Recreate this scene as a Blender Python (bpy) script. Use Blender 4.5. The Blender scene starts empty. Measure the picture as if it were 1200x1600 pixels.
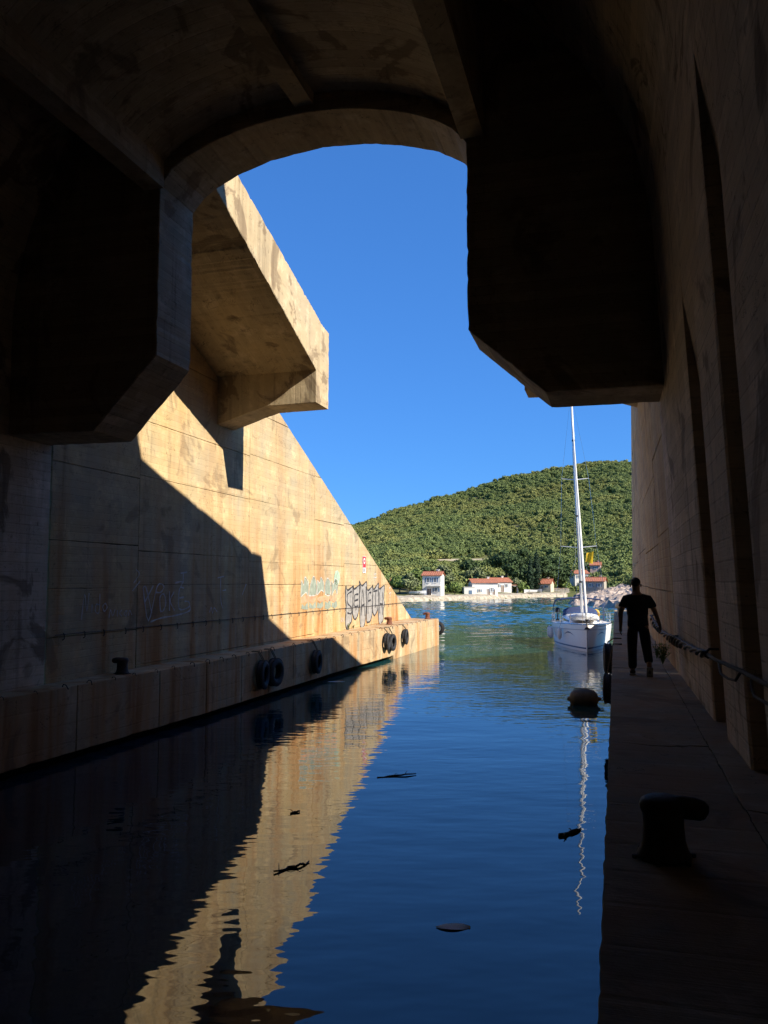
import bpy, bmesh, math, random
import numpy as np
from mathutils import Vector, Matrix, noise

random.seed(7); rng = np.random.default_rng(11)
SC = bpy.context.scene
COL = SC.collection
R = math.radians
PI = math.pi

# ------------------------------------------------------------------ camera, sky, sun, exposure
CAM_H = 3.8
cam = bpy.data.cameras.new('camera'); camo = bpy.data.objects.new('camera', cam); COL.objects.link(camo)
cam.sensor_fit = 'VERTICAL'; cam.sensor_height = 24.0; cam.lens = 24.0 * 1300 / 1600
cam.clip_start = 0.05; cam.clip_end = 3000
camo.location = (0, 0, CAM_H)
camo.rotation_euler = (R(90) + math.atan(108 / 1300), 0, 0)
SC.camera = camo

TH = R(15.5)                                   # the channel runs 15.5 degrees to the right of the view
SN, CS = math.sin(TH), math.cos(TH)
SUN_D = Vector((0.25 * SN - 1.0 * CS, 0.25 * CS + 1.0 * SN, -0.73)).normalized()   # direction the light travels
SUN_EL = math.asin(-SUN_D.z); SUN_AZ = math.atan2(-SUN_D.x, -SUN_D.y)

w = bpy.data.worlds.new('World'); SC.world = w; w.use_nodes = True
nt = w.node_tree; bg = nt.nodes['Background']
sky = nt.nodes.new('ShaderNodeTexSky'); sky.sky_type = 'NISHITA'; sky.sun_disc = False
sky.sun_elevation = SUN_EL; sky.sun_rotation = SUN_AZ
sky.altitude = 0; sky.air_density = 1.0; sky.dust_density = 0.0; sky.ozone_density = 10.0
tint = nt.nodes.new('ShaderNodeMix'); tint.data_type = 'RGBA'; tint.blend_type = 'MULTIPLY'; tint.inputs[0].default_value = 1.0
tint.inputs[7].default_value = (0.385, 0.846, 1.493, 1)      # the clear, deep blue of a dry day
gam = nt.nodes.new('ShaderNodeGamma'); gam.inputs[1].default_value = 0.60
nt.links.new(sky.outputs[0], gam.inputs[0]); nt.links.new(gam.outputs[0], tint.inputs[6]); nt.links.new(tint.outputs[2], bg.inputs[0]); bg.inputs[1].default_value = 0.12

sl = bpy.data.lights.new('sun', 'SUN'); sl.energy = 4.7; sl.angle = R(0.53); sl.color = (1.0, 0.93, 0.80)
so = bpy.data.objects.new('sun', sl); COL.objects.link(so); so.location = (60, -40, 60)
so.rotation_euler = SUN_D.to_track_quat('-Z', 'Y').to_euler()

SC.view_settings.view_transform = 'Standard'; SC.view_settings.look = 'None'
SC.view_settings.exposure = 0.9; SC.view_settings.gamma = 1.0; SC.view_settings.use_curve_mapping = False
SC.cycles.use_denoising = True; SC.cycles.max_bounces = 12; SC.cycles.diffuse_bounces = 5; SC.cycles.glossy_bounces = 4
SC.cycles.sample_clamp_indirect = 8.0; SC.cycles.adaptive_threshold = 0.02
SC.cycles.caustics_reflective = True; SC.cycles.caustics_refractive = False

# ------------------------------------------------------------------ helpers
def W(s, t, z):
    """tunnel coordinates (along, across to the right, up) -> world"""
    return Vector((s * SN + t * CS, s * CS - t * SN, z))

def link(name, me, mat=None, parent=None, loc=None):
    o = bpy.data.objects.new(name, me); COL.objects.link(o)
    if mat is not None and me is not None and len(me.materials) == 0: me.materials.append(mat)
    if parent is not None: o.parent = parent
    if loc is not None: o.location = loc
    return o

def tag(o, label=None, cat=None, group=None, kind=None):
    if label: o['label'] = label
    if cat: o['category'] = cat
    if group: o['group'] = group
    if kind: o['kind'] = kind
    return o

def empty(name, loc=(0, 0, 0), rz=0.0, label=None, cat=None, group=None, parent=None):
    o = bpy.data.objects.new(name, None); COL.objects.link(o); o.location = loc; o.rotation_euler = (0, 0, rz)
    o.empty_display_size = 0.2
    if parent: o.parent = parent
    return tag(o, label, cat, group)

def copy_tree(o, parent=None):
    c = o.copy(); COL.objects.link(c)
    if parent is not None: c.parent = parent
    for ch in list(o.children): copy_tree(ch, c)
    return c

class MB:
    def __init__(self): self.v = []; self.f = []
    def add(self, vs, fs):
        n = len(self.v); self.v += [tuple(p) for p in vs]; self.f += [tuple(i + n for i in q) for q in fs]; return self
    def box(self, c, size, rot=None):
        hx, hy, hz = [d / 2 for d in size]
        vs = [Vector((x * hx, y * hy, z * hz)) for z in (-1, 1) for y in (-1, 1) for x in (-1, 1)]
        if rot is not None: vs = [rot @ p for p in vs]
        vs = [p + Vector(c) for p in vs]
        return self.add(vs, [(0, 2, 3, 1), (4, 5, 7, 6), (0, 1, 5, 4), (2, 6, 7, 3), (0, 4, 6, 2), (1, 3, 7, 5)])
    def tube(self, pts, r, n=8, cap=True):
        pts = [Vector(p) for p in pts]; k = len(pts)
        rr = r if hasattr(r, '__len__') else [r] * k
        up = None; vs = []; fs = []
        for i, p in enumerate(pts):
            d = (pts[min(i + 1, k - 1)] - pts[max(i - 1, 0)])
            d = d.normalized() if d.length > 1e-9 else Vector((0, 0, 1))
            if up is None: up = Vector((0, 0, 1)) if abs(d.z) < 0.9 else Vector((1, 0, 0))
            a = d.cross(up)
            if a.length < 1e-6: a = d.orthogonal()
            a.normalize(); b = a.cross(d).normalized(); up = b
            for j in range(n):
                an = 2 * PI * j / n
                vs.append(p + (a * math.cos(an) + b * math.sin(an)) * rr[i])
        for i in range(k - 1):
            for j in range(n):
                j2 = (j + 1) % n
                fs.append((i * n + j, i * n + j2, (i + 1) * n + j2, (i + 1) * n + j))
        if cap:
            fs.append(tuple(range(n))[::-1]); fs.append(tuple((k - 1) * n + j for j in range(n)))
        return self.add(vs, fs)
    def lathe(self, prof, n=24, M=None, closed=False):
        """prof: (r, z) pairs round the z axis"""
        vs = []; fs = []; k = len(prof)
        for (r, z) in prof:
            for j in range(n):
                a = 2 * PI * j / n; p = Vector((r * math.cos(a), r * math.sin(a), z))
                vs.append(M @ p if M is not None else p)
        m = k if closed else k - 1
        for i in range(m):
            i2 = (i + 1) % k
            for j in range(n):
                j2 = (j + 1) % n
                fs.append((i * n + j, i * n + j2, i2 * n + j2, i2 * n + j))
        return self.add(vs, fs)
    def grid(self, P):
        """P[i][j] -> quads"""
        a = len(P); b = len(P[0]); vs = [p for row in P for p in row]
        fs = [(i * b + j, i * b + j + 1, (i + 1) * b + j + 1, (i + 1) * b + j) for i in range(a - 1) for j in range(b - 1)]
        return self.add(vs, fs)
    def mesh(self, name, smooth=False, fix=True):
        me = bpy.data.meshes.new(name); me.from_pydata(self.v, [], self.f); me.update()
        if fix:
            bm = bmesh.new(); bm.from_mesh(me); bmesh.ops.recalc_face_normals(bm, faces=bm.faces); bm.to_mesh(me); bm.free()
        if smooth: me.shade_smooth()
        return me
    def build(self, name, mat, parent=None, smooth=False, loc=None, fix=True):
        return link(name, self.mesh(name, smooth, fix), mat, parent, loc)

# ------------------------------------------------------------------ material helpers
def newmat(name):
    m = bpy.data.materials.new(name); m.use_nodes = True
    N = m.node_tree.nodes; L = m.node_tree.links
    return m, N, L, N['Principled BSDF']

def plain(name, col, rough=0.6, metal=0.0, var=0.12, scale=6.0, bump=0.0, spec=0.5, island=0.0):
    m, N, L, P = newmat(name)
    P.inputs['Roughness'].default_value = rough; P.inputs['Metallic'].default_value = metal
    P.inputs['Specular IOR Level'].default_value = spec
    tc = N.new('ShaderNodeTexCoord'); nz = N.new('ShaderNodeTexNoise'); nz.inputs['Scale'].default_value = scale; nz.inputs['Detail'].default_value = 5
    L.new(tc.outputs['Object'], nz.inputs['Vector'])
    mp = N.new('ShaderNodeMapRange'); mp.inputs[1].default_value = 0.3; mp.inputs[2].default_value = 0.7
    mp.inputs[3].default_value = 1 - var; mp.inputs[4].default_value = 1 + var
    L.new(nz.outputs['Fac'], mp.inputs[0])
    mx = N.new('ShaderNodeMix'); mx.data_type = 'RGBA'; mx.blend_type = 'MULTIPLY'; mx.inputs[0].default_value = 1
    mx.inputs[6].default_value = (*col, 1)
    L.new(mp.outputs[0], mx.inputs[7])
    out = mx.outputs[2]
    if island > 0:
        ge = N.new('ShaderNodeNewGeometry'); m2 = N.new('ShaderNodeMapRange'); m2.inputs[3].default_value = 1 - island; m2.inputs[4].default_value = 1 + island
        L.new(ge.outputs['Random Per Island'], m2.inputs[0])
        mx2 = N.new('ShaderNodeMix'); mx2.data_type = 'RGBA'; mx2.blend_type = 'MULTIPLY'; mx2.inputs[0].default_value = 1
        L.new(out, mx2.inputs[6]); L.new(m2.outputs[0], mx2.inputs[7]); out = mx2.outputs[2]
    L.new(out, P.inputs['Base Color'])
    if bump > 0:
        b = N.new('ShaderNodeBump'); b.inputs['Strength'].default_value = bump; b.inputs['Distance'].default_value = 0.02
        L.new(nz.outputs['Fac'], b.inputs['Height']); L.new(b.outputs[0], P.inputs['Normal'])
    return m

def concrete(name, tan=(0.54, 0.395, 0.195), grey=(0.42, 0.345, 0.225), rust=0.6, rust_top=5.0, board='z', stain=0.5, dark=0.0, board_w=0.17, bc_=1.0):
    """board-marked concrete: per-board tint, rust runs, damp patches, pits and hairline cracks"""
    m, N, L, P = newmat(name)
    P.inputs['Roughness'].default_value = 0.92; P.inputs['Specular IOR Level'].default_value = 0.25
    ge = N.new('ShaderNodeNewGeometry')
    mp = N.new('ShaderNodeMapping'); mp.inputs['Rotation'].default_value = (0, 0, TH)
    L.new(ge.outputs['Position'], mp.inputs['Vector'])
    sep = N.new('ShaderNodeSeparateXYZ'); L.new(mp.outputs[0], sep.inputs[0])     # x: across, y: along, z: up
    def math_(op, a, b=None, c=None):
        n = N.new('ShaderNodeMath'); n.operation = op
        for i, q in enumerate((a, b, c)):
            if q is None: continue
            if hasattr(q, 'is_output') or isinstance(q, bpy.types.NodeSocket): L.new(q, n.inputs[i])
            else: n.inputs[i].default_value = q
        return n.outputs[0]
    def nz(scale, detail=5, rough=0.6, vec=None, sc=None, dist=0.0):
        n = N.new('ShaderNodeTexNoise'); n.inputs['Scale'].default_value = scale; n.inputs['Detail'].default_value = detail
        n.inputs['Roughness'].default_value = rough; n.inputs['Distortion'].default_value = dist
        v = vec or mp.outputs[0]
        if sc:
            q = N.new('ShaderNodeMapping'); q.inputs['Scale'].default_value = sc; L.new(v, q.inputs['Vector']); v = q.outputs[0]
        L.new(v, n.inputs['Vector']); return n.outputs['Fac']
    def rng_(v, a, b, c=0.0, d=1.0):
        n = N.new('ShaderNodeMapRange'); n.inputs[1].default_value = a; n.inputs[2].default_value = b
        n.inputs[3].default_value = c; n.inputs[4].default_value = d; L.new(v, n.inputs[0]); return n.outputs[0]
    def mix(fac, a, b, mode='MIX'):
        n = N.new('ShaderNodeMix'); n.data_type = 'RGBA'; n.blend_type = mode
        for i, q in ((0, fac), (6, a), (7, b)):
            if isinstance(q, bpy.types.NodeSocket): L.new(q, n.inputs[i])
            elif i == 0: n.inputs[0].default_value = q
            else: n.inputs[i].default_value = (*q, 1)
        return n.outputs[2]
    c = mix(rng_(nz(0.45, 4, 0.65), 0.35, 0.68), tan, grey)
    c = mix(rng_(nz(1.4, 4, 0.7), 0.52, 0.66, 0, 0.7), c, (tan[0] * 1.25, tan[1] * 1.3, tan[2] * 1.45))     # pale lime bloom
    # boards
    bc = {'z': sep.outputs[2], 'x': sep.outputs[0], 'y': sep.outputs[1]}[board]
    lc = sep.outputs[1] if board != 'y' else sep.outputs[0]
    wob = math_('MULTIPLY', math_('SINE', math_('MULTIPLY', lc, 0.9)), 0.012)
    bi = math_('DIVIDE', math_('ADD', bc, wob), board_w)
    fl = math_('FLOOR', bi)
    wn = N.new('ShaderNodeTexWhiteNoise'); wn.noise_dimensions = '2D'
    cmb = N.new('ShaderNodeCombineXYZ'); L.new(fl, cmb.inputs[0])
    L.new(math_('FLOOR', math_('ADD', math_('DIVIDE', lc, 3.1), math_('MULTIPLY', fl, 0.37))), cmb.inputs[1])
    L.new(cmb.outputs[0], wn.inputs['Vector'])
    tint = rng_(wn.outputs['Value'], 0, 1, 1 - 0.06 * bc_, 1 + 0.06 * bc_)
    c = mix(1.0, c, tint, 'MULTIPLY')
    fr = math_('FRACT', bi)
    edge = math_('MINIMUM', fr, math_('SUBTRACT', 1.0, fr))
    seam = rng_(edge, 0.0, 0.075, 1.0, 0.0)
    run2 = nz(1.0, 3, 0.7, sc=(3.2, 3.2, 0.16))
    broken = rng_(run2, 0.38, 0.58)
    c = mix(math_('MULTIPLY', math_('MULTIPLY', seam, broken), min(0.8, 0.22 * bc_)), c, (0.10, 0.065, 0.035))
    # wood grain along the boards
    gsc = {'z': (4, 1.2, 60), 'x': (60, 1.2, 4), 'y': (1.2, 60, 4)}[board]
    grain = nz(1.0, 2, 0.7, sc=gsc)
    c = mix(1.0, c, rng_(grain, 0.3, 0.7, 1 - 0.06 * bc_, 1 + 0.05 * bc_), 'MULTIPLY')
    # rust running down
    run = nz(1.0, 3, 0.65, sc=(1.1, 1.1, 0.10), dist=0.3)
    low = rng_(sep.outputs[2], rust_top, rust_top * 0.3, 0.25, 1.0)
    rf = math_('MULTIPLY', math_('MULTIPLY', rng_(run, 0.40, 0.62), low), rust)
    c = mix(rf, c, (0.46, 0.20, 0.05))
    c = mix(math_('MULTIPLY', math_('MULTIPLY', rng_(run, 0.56, 0.66), low), rust * 0.55), c, (0.22, 0.085, 0.028))
    run2 = nz(1.0, 3, 0.7, sc=(3.2, 3.2, 0.16))
    c = mix(math_('MULTIPLY', rng_(run2, 0.56, 0.78), stain * 0.8), c, (0.085, 0.06, 0.04))
    patch = nz(0.75, 5, 0.62, dist=0.8)
    c = mix(math_('MULTIPLY', rng_(patch, 0.575, 0.625), stain * 0.8), c, (0.15, 0.10, 0.06))
    # hairline cracks
    crack = math_('MULTIPLY', rng_(math_('ABSOLUTE', math_('SUBTRACT', patch, 0.455)), 0.0, 0.0035, 1.0, 0.0), rng_(run2, 0.42, 0.5))
    c = mix(math_('MULTIPLY', crack, 0.75), c, (0.05, 0.035, 0.02))
    # pits
    fine = nz(7, 4, 0.7)
    pit = rng_(fine, 0.66, 0.72)
    c = mix(math_('MULTIPLY', pit, 0.6), c, (0.09, 0.06, 0.035))
    if dark: c = mix(1.0, c, (1 - dark,) * 3, 'MULTIPLY')
    L.new(c, P.inputs['Base Color'])
    h = math_('ADD', math_('MULTIPLY', seam, -0.25), math_('MULTIPLY', wn.outputs['Value'], 0.15))
    h = math_('ADD', h, math_('MULTIPLY', grain, 0.25))
    h = math_('ADD', h, math_('MULTIPLY', fine, 0.55))
    b = N.new('ShaderNodeBump'); b.inputs['Strength'].default_value = 0.75; b.inputs['Distance'].default_value = 0.018
    L.new(h, b.inputs['Height']); L.new(b.outputs[0], P.inputs['Normal'])
    return m

M = {}
M['wall'] = concrete('wall_concrete', rust=0.8, rust_top=6.0)
M['hood'] = concrete('canopy_concrete', tan=(0.52, 0.395, 0.225), grey=(0.43, 0.345, 0.225), rust=0.12, board='x', stain=0.75)
M['portal'] = concrete('portal_concrete', tan=(0.42, 0.33, 0.215), grey=(0.34, 0.28, 0.19), rust=0.2, stain=0.8, bc_=2.2)
M['vault'] = concrete('vault_concrete', tan=(0.64, 0.52, 0.37), grey=(0.54, 0.455, 0.34), rust=0.4, stain=0.85, board_w=0.2, bc_=2.0)
M['quay'] = concrete('quay_concrete', tan=(0.52, 0.38, 0.21), grey=(0.41, 0.325, 0.21), rust=0.8, rust_top=3.0, stain=0.55, board_w=0.4)
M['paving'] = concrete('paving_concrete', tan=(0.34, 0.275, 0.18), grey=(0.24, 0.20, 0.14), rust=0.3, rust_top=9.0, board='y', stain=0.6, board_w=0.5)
M['dark_gap'] = plain('joint_and_shadow_gap', (0.06, 0.045, 0.03), 0.95)
M['rubber'] = plain('tyre_rubber', (0.022, 0.022, 0.024), 0.75, var=0.3, scale=9, bump=0.3)
M['iron'] = plain('rusty_iron', (0.16, 0.055, 0.026), 0.8, var=0.45, scale=9, bump=0.5)
M['dark_iron'] = plain('dark_iron', (0.045, 0.035, 0.03), 0.7, var=0.4, scale=12, bump=0.4)
M['rope'] = plain('rope', (0.10, 0.085, 0.06), 0.95, var=0.3, scale=40, bump=0.5)

# ------------------------------------------------------------------ weathered slab: polygon (u, v) pushed through a depth, arrises chipped
def resample(poly, step):
    out = []
    for i, a in enumerate(poly):
        b = poly[(i + 1) % len(poly)]
        n = max(1, int(math.hypot(b[0] - a[0], b[1] - a[1]) / step)) if step else 1
        for k in range(n): out.append((a[0] + (b[0] - a[0]) * k / n, a[1] + (b[1] - a[1]) * k / n))
    return out

def slab(poly, d0, d1, mapper, bev=0.012, step=0, chip=0.0, seed=0):
    area = sum(poly[i][0] * poly[(i + 1) % len(poly)][1] - poly[(i + 1) % len(poly)][0] * poly[i][1] for i in range(len(poly)))
    if area < 0: poly = poly[::-1]
    pts = resample(poly, step); n = len(pts)
    ins = []
    for i in range(n):
        p0, p, p1 = [Vector(pts[(i + k) % n]) for k in (-1, 0, 1)]
        e0 = (p - p0).normalized(); e1 = (p1 - p).normalized()
        n0 = Vector((-e0.y, e0.x)); n1 = Vector((-e1.y, e1.x))
        b = n0 + n1; b = b / max(0.35, b.dot(n0)) if b.length > 1e-6 else n0
        ins.append(b)
    rnd = random.Random(seed)
    def loop(d, off, ch):
        vs = []
        for i in range(n):
            q = 0.0
            if ch:
                x = noise.noise(Vector((pts[i][0] * 3.1 + seed, pts[i][1] * 3.1, d * 7))) + 0.6 * noise.noise(Vector((pts[i][0] * 9, pts[i][1] * 9 + seed, d)))
                q = max(0.0, x - 0.12) * ch * 2.0 + rnd.random() * ch * 0.25
            o = off + q
            vs.append(mapper(pts[i][0] + ins[i].x * o, pts[i][1] + ins[i].y * o, d))
        return vs
    sg = 1 if d1 > d0 else -1
    vs = loop(d0, bev, chip) + loop(d0 + sg * bev, 0.0, chip * 0.45) + loop(d1 - sg * bev, 0.0, chip * 0.45) + loop(d1, bev, chip)
    m = MB(); fs = [tuple(range(n)), tuple(3 * n + i for i in range(n))]
    for k in range(3):
        for i in range(n): fs.append((k * n + i, k * n + (i + 1) % n, (k + 1) * n + (i + 1) % n, (k + 1) * n + i))
    m.add(vs, fs)
    return m

def clip(poly, a, b, c):
    """keep a*u + b*v <= c"""
    out = []
    for i, p in enumerate(poly):
        q = poly[(i + 1) % len(poly)]; fp = a * p[0] + b * p[1] - c; fq = a * q[0] + b * q[1] - c
        if fp <= 0: out.append(p)
        if (fp < 0 < fq) or (fq < 0 < fp):
            k = fp / (fp - fq); out.append((p[0] + (q[0] - p[0]) * k, p[1] + (q[1] - p[1]) * k))
    return out

# ------------------------------------------------------------------ the sea
def water_mat():
    m, N, L, P = newmat('sea_water')
    P.inputs['Roughness'].default_value = 0.015; P.inputs['IOR'].default_value = 1.42
    P.inputs['Specular IOR Level'].default_value = 0.65
    ge = N.new('ShaderNodeNewGeometry')
    nb = N.new('ShaderNodeTexNoise'); nb.inputs['Scale'].default_value = 0.05; nb.inputs['Detail'].default_value = 3
    L.new(ge.outputs['Position'], nb.inputs['Vector'])
    mx = N.new('ShaderNodeMix'); mx.data_type = 'RGBA'; mx.inputs[6].default_value = (0.003, 0.018, 0.036, 1); mx.inputs[7].default_value = (0.005, 0.030, 0.026, 1)
    mr = N.new('ShaderNodeMapRange'); mr.inputs[1].default_value = 0.4; mr.inputs[2].default_value = 0.62
    L.new(nb.outputs['Fac'], mr.inputs[0]); L.new(mr.outputs[0], mx.inputs[0])
    def wave(rot, sx, sy, scale, detail):
        q = N.new('ShaderNodeMapping'); q.inputs['Rotation'].default_value = (0, 0, rot); q.inputs['Scale'].default_value = (sx, sy, 1)
        L.new(ge.outputs['Position'], q.inputs['Vector'])
        n = N.new('ShaderNodeTexNoise'); n.inputs['Scale'].default_value = scale; n.inputs['Detail'].default_value = detail; n.inputs['Roughness'].default_value = 0.45
        L.new(q.outputs[0], n.inputs['Vector']); return n.outputs['Fac']
    def mul(a, b, op='MULTIPLY'):
        n = N.new('ShaderNodeMath'); n.operation = op
        for i, q in enumerate((a, b)):
            if isinstance(q, bpy.types.NodeSocket): L.new(q, n.inputs[i])
            else: n.inputs[i].default_value = q
        return n.outputs[0]
    h1 = wave(0.12, 0.45, 1.0, 2.1, 2)          # long lazy swell lines
    h2 = wave(-0.25, 0.45, 1.0, 4.5, 2)        # ripples, patchy with the breeze
    h3 = wave(0.5, 0.7, 1.0, 0.4, 1)
    br = wave(0.0, 0.4, 1.0, 0.10, 3)
    mr2 = N.new('ShaderNodeMapRange'); mr2.inputs[1].default_value = 0.40; mr2.inputs[2].default_value = 0.60; mr2.inputs[3].default_value = 0.25; mr2.inputs[4].default_value = 1.0
    L.new(br, mr2.inputs[0])
    # calm inside the tunnel, rippled out in the cove
    sp = N.new('ShaderNodeSeparateXYZ'); L.new(ge.outputs['Position'], sp.inputs[0])
    mo = N.new('ShaderNodeMapRange'); mo.inputs[1].default_value = 14.0; mo.inputs[2].default_value = 30.0; mo.inputs[3].default_value = 0.10; mo.inputs[4].default_value = 1.0
    mf = N.new('ShaderNodeMapRange'); mf.inputs[1].default_value = 42.0; mf.inputs[2].default_value = 100.0; mf.inputs[3].default_value = 0.0; mf.inputs[4].default_value = 1.0; L.new(sp.outputs[1], mf.inputs[0])
    md_ = N.new('ShaderNodeMapRange'); md_.inputs[1].default_value = 26.0; md_.inputs[2].default_value = 44.0; L.new(sp.outputs[1], md_.inputs[0])
    shal = N.new('ShaderNodeMix'); shal.data_type = 'RGBA'; shal.inputs[7].default_value = (0.008, 0.070, 0.078, 1)
    L.new(md_.outputs[0], shal.inputs[0]); L.new(mx.outputs[2], shal.inputs[6]); L.new(shal.outputs[2], P.inputs['Base Color'])
    L.new(sp.outputs[1], mo.inputs[0])
    h = mul(mul(h1, 0.0092), mul(h3, 0.022), 'ADD')
    h = mul(h, mul(mul(h2, mul(mr2.outputs[0], mo.outputs[0])), 0.0115), 'ADD')
    b = N.new('ShaderNodeBump'); b.inputs['Strength'].default_value = 1.0; b.inputs['Distance'].default_value = 1.0
    L.new(h, b.inputs['Height']); L.new(b.outputs[0], P.inputs['Normal'])
    return m
M['water'] = water_mat()
def sea_mesh():
    # calm sheet with a wind-ruffled patch of real waves out in the cove
    x0_, x1_, y0_, y1_ = -10.0, 66.0, 36.0, 214.0
    xs_ = np.linspace(x0_, x1_, 191); ys_ = [y0_]
    while ys_[-1] < y1_ - 0.3: ys_.append(ys_[-1] + 0.30 + 0.0012 * (ys_[-1] - y0_))
    ys_ = np.array(ys_ + [y1_]); X, Y = np.meshgrid(xs_, ys_)
    g = np.random.default_rng(3); Z = np.zeros_like(X)
    for k in range(26):
        wl = 0.9 * (4.2 ** g.random()); a = R(100) + g.normal() * 0.55; kk = 2 * PI / wl
        ph = g.random() * 6.28; wob = 0.6 * np.sin(X * 0.11 * g.random() + Y * 0.07 * g.random() + ph)
        Z += 0.0072 * wl ** 0.9 * np.sin(kk * (X * math.cos(a) + Y * math.sin(a)) + ph + wob)
    gust = 0.65 + 0.35 * np.sin(X * 0.13 + 1.0 + np.sin(Y * 0.05)) * np.sin(Y * 0.085 + X * 0.03)
    amp = np.clip((Y - 40) / 45, 0, 1) ** 1.2 * np.clip((X - x0_) / 4, 0, 1) * np.clip((x1_ - X) / 4, 0, 1) * np.clip((y1_ - Y) / 2, 0, 1)
    Z *= amp * gust
    n, m_ = X.shape; vs = np.stack([X, Y, Z], -1).reshape(-1, 3).tolist()
    fs = [(i * m_ + j, i * m_ + j + 1, (i + 1) * m_ + j + 1, (i + 1) * m_ + j) for i in range(n - 1) for j in range(m_ - 1)]
    o = len(vs); A, B, C_, D = -500, 700, -60, 900
    vs += [(A, C_, 0), (B, C_, 0), (B, D, 0), (A, D, 0), (A, y0_, 0), (B, y0_, 0), (A, y1_, 0), (B, y1_, 0), (x0_, y0_, 0), (x1_, y0_, 0), (x1_, y1_, 0), (x0_, y1_, 0)]
    fs += [(o, o + 1, o + 5, o + 4), (o + 4, o + 8, o + 11, o + 6), (o + 9, o + 5, o + 7, o + 10), (o + 6, o + 7, o + 2, o + 3)]
    me = bpy.data.meshes.new('sea_water'); me.from_pydata(vs, [], fs); me.update(); me.shade_smooth(); return me
sea = link('sea_water', sea_mesh(), M['water'])
tag(sea, kind='structure')
# ------------------------------------------------------------------ the bunker
bunker = empty('submarine_bunker', (0, 0, 0), 0, 'huge board-marked concrete submarine bunker mouth framing the cove', 'bunker')
TW = -11.97                       # face of the wing wall on the left
CT = -5.52                        # centre line
S0, S1 = 14.28, 15.65             # front and back of the portal frame
ZQ, ZR = 1.57, 2.18               # quay top, walkway top
def wing_top(s): return 10.0 - 0.409 * (s - 28.7)
def tR(s, z):
    return 1.13 - 0.0055 * s - 0.043 * (z - 2.2)

ZJ = [-1.0, ZQ + 0.02, 2.55, 3.65, 4.65, 6.4, 8.1, 9.8, 11.5, 13.2, 15.4]
def wing(sj, zj, mapper, s_end, seed, zlow):
    wobj = empty('wing_wall', (0, 0, 0), 0, parent=bunker)
    core = [(sj[0], zlow), (s_end, zlow), (s_end, wing_top(s_end) - 0.03), (sj[0], wing_top(sj[0]) - 0.03)]
    slab(core, 0.06, 1.4, mapper, 0.004, step=2.0).build('wall_core', M['dark_gap'], wobj)
    rnd = random.Random(seed)
    for i in range(len(sj) - 1):
        zz = [z + rnd.uniform(-0.06, 0.06) * (1 if z < 4 else 5) if 0 < k < len(zj) - 1 else z for k, z in enumerate(zj)]
        for k in range(len(zj) - 1):
            g = 0.0035
            p = [(sj[i] + g, zz[k] + g), (sj[i + 1] - g, zz[k] + g + rnd.uniform(-.02, .02)), (sj[i + 1] - g, zz[k + 1] - g), (sj[i] + g, zz[k + 1] - g)]
            p = clip(p, 0.409, 1.0, 10.0 + 0.409 * 28.7)
            if len(p) < 3: continue
            ar = abs(sum(p[a][0] * p[(a + 1) % len(p)][1] - p[(a + 1) % len(p)][0] * p[a][1] for a in range(len(p)))) / 2
            if ar < 0.06: continue
            slab(p, rnd.uniform(-0.006, 0.004), 0.30, mapper, 0.006, step=0.13, chip=0.024, seed=seed + i * 20 + k).build('panel', M['wall'], wobj)
    return wobj
wing_l = wing([15.66, 19.2, 26.0, 32.4, 36.3, 42.8, 49.4], ZJ, lambda s, z, d: W(s, TW - d, z), 49.4, 3, -2.5)
wing_r = wing([15.66, 19.2, 26.0, 32.4, 36.3, 42.8, 47.6], [ZR - 1.2] + ZJ[2:], lambda s, z, d: W(s, tR(s, z) + d, z), 47.6, 90, -2.5)

# portal frame: jaws, chamfers and shallow arch
arch = []
for k in range(25):
    a = k / 24; t = -8.61 + a * (8.61 - 2.43)
    arch.append((t, 11.70 + 1.04 * math.sqrt(max(0, 1 - (2 * a - 1) ** 2)) ** 1.35))
lo = [(-13.4, 6.79), (-9.98, 6.79), (-8.61, 8.24)]
ro = [(-2.43, 8.24), (-1.08, 7.03), (2.6, 7.03)]
poly = lo + arch + ro + [(2.6, 17.6), (-13.4, 17.6)]
fr = empty('portal_frame', (0, 0, 0), 0, parent=bunker)
def portal_piece(name, pl, seed):
    slab(pl, S0, S1, lambda t, z, d: W(d, t, z), 0.02, step=0.10, chip=0.045, seed=seed).build(name, M['portal'], fr)
portal_piece('portal_jaw', lo + [(-8.61, 11.70), (-8.61, 17.6), (-13.4, 17.6)], 5)
portal_piece('portal_jaw', [(-2.43, 17.6), (-2.43, 11.70)] + ro + [(2.6, 17.6)], 6)
portal_piece('portal_arch', arch + [(-2.43, 17.6), (-8.61, 17.6)], 7)

# canopies with their brackets, mirrored over the centre line
def canopy(sign, seed):
    def tt(t): return t if sign < 0 else 2 * CT - t
    hood = empty('canopy', (0, 0, 0), 0, parent=bunker)
    side = [(15.66, 13.22), (23.5, 10.22), (24.65, 10.18), (24.65, 11.70), (23.95, 11.80), (23.3, 12.02), (18.1, 13.62), (15.66, 14.45)]
    slab(side, -8.66, -12.2, lambda s, z, d: W(s, tt(d), z), 0.012, step=0.07, chip=0.085, seed=seed).build('sloping_slab', M['hood'], hood)
    br = [(-8.664, 9.23), (-10.35, 9.20), (-11.9, 8.72), (-12.2, 8.72), (-12.2, 10.9), (-8.664, 10.9)]
    slab(br, 23.52, 24.646, lambda t, z, d: W(d, tt(t), z), 0.010, step=0.08, chip=0.016, seed=seed + 1).build('bracket', M['hood'], hood)
canopy(-1, 31); canopy(1, 57)

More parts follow.
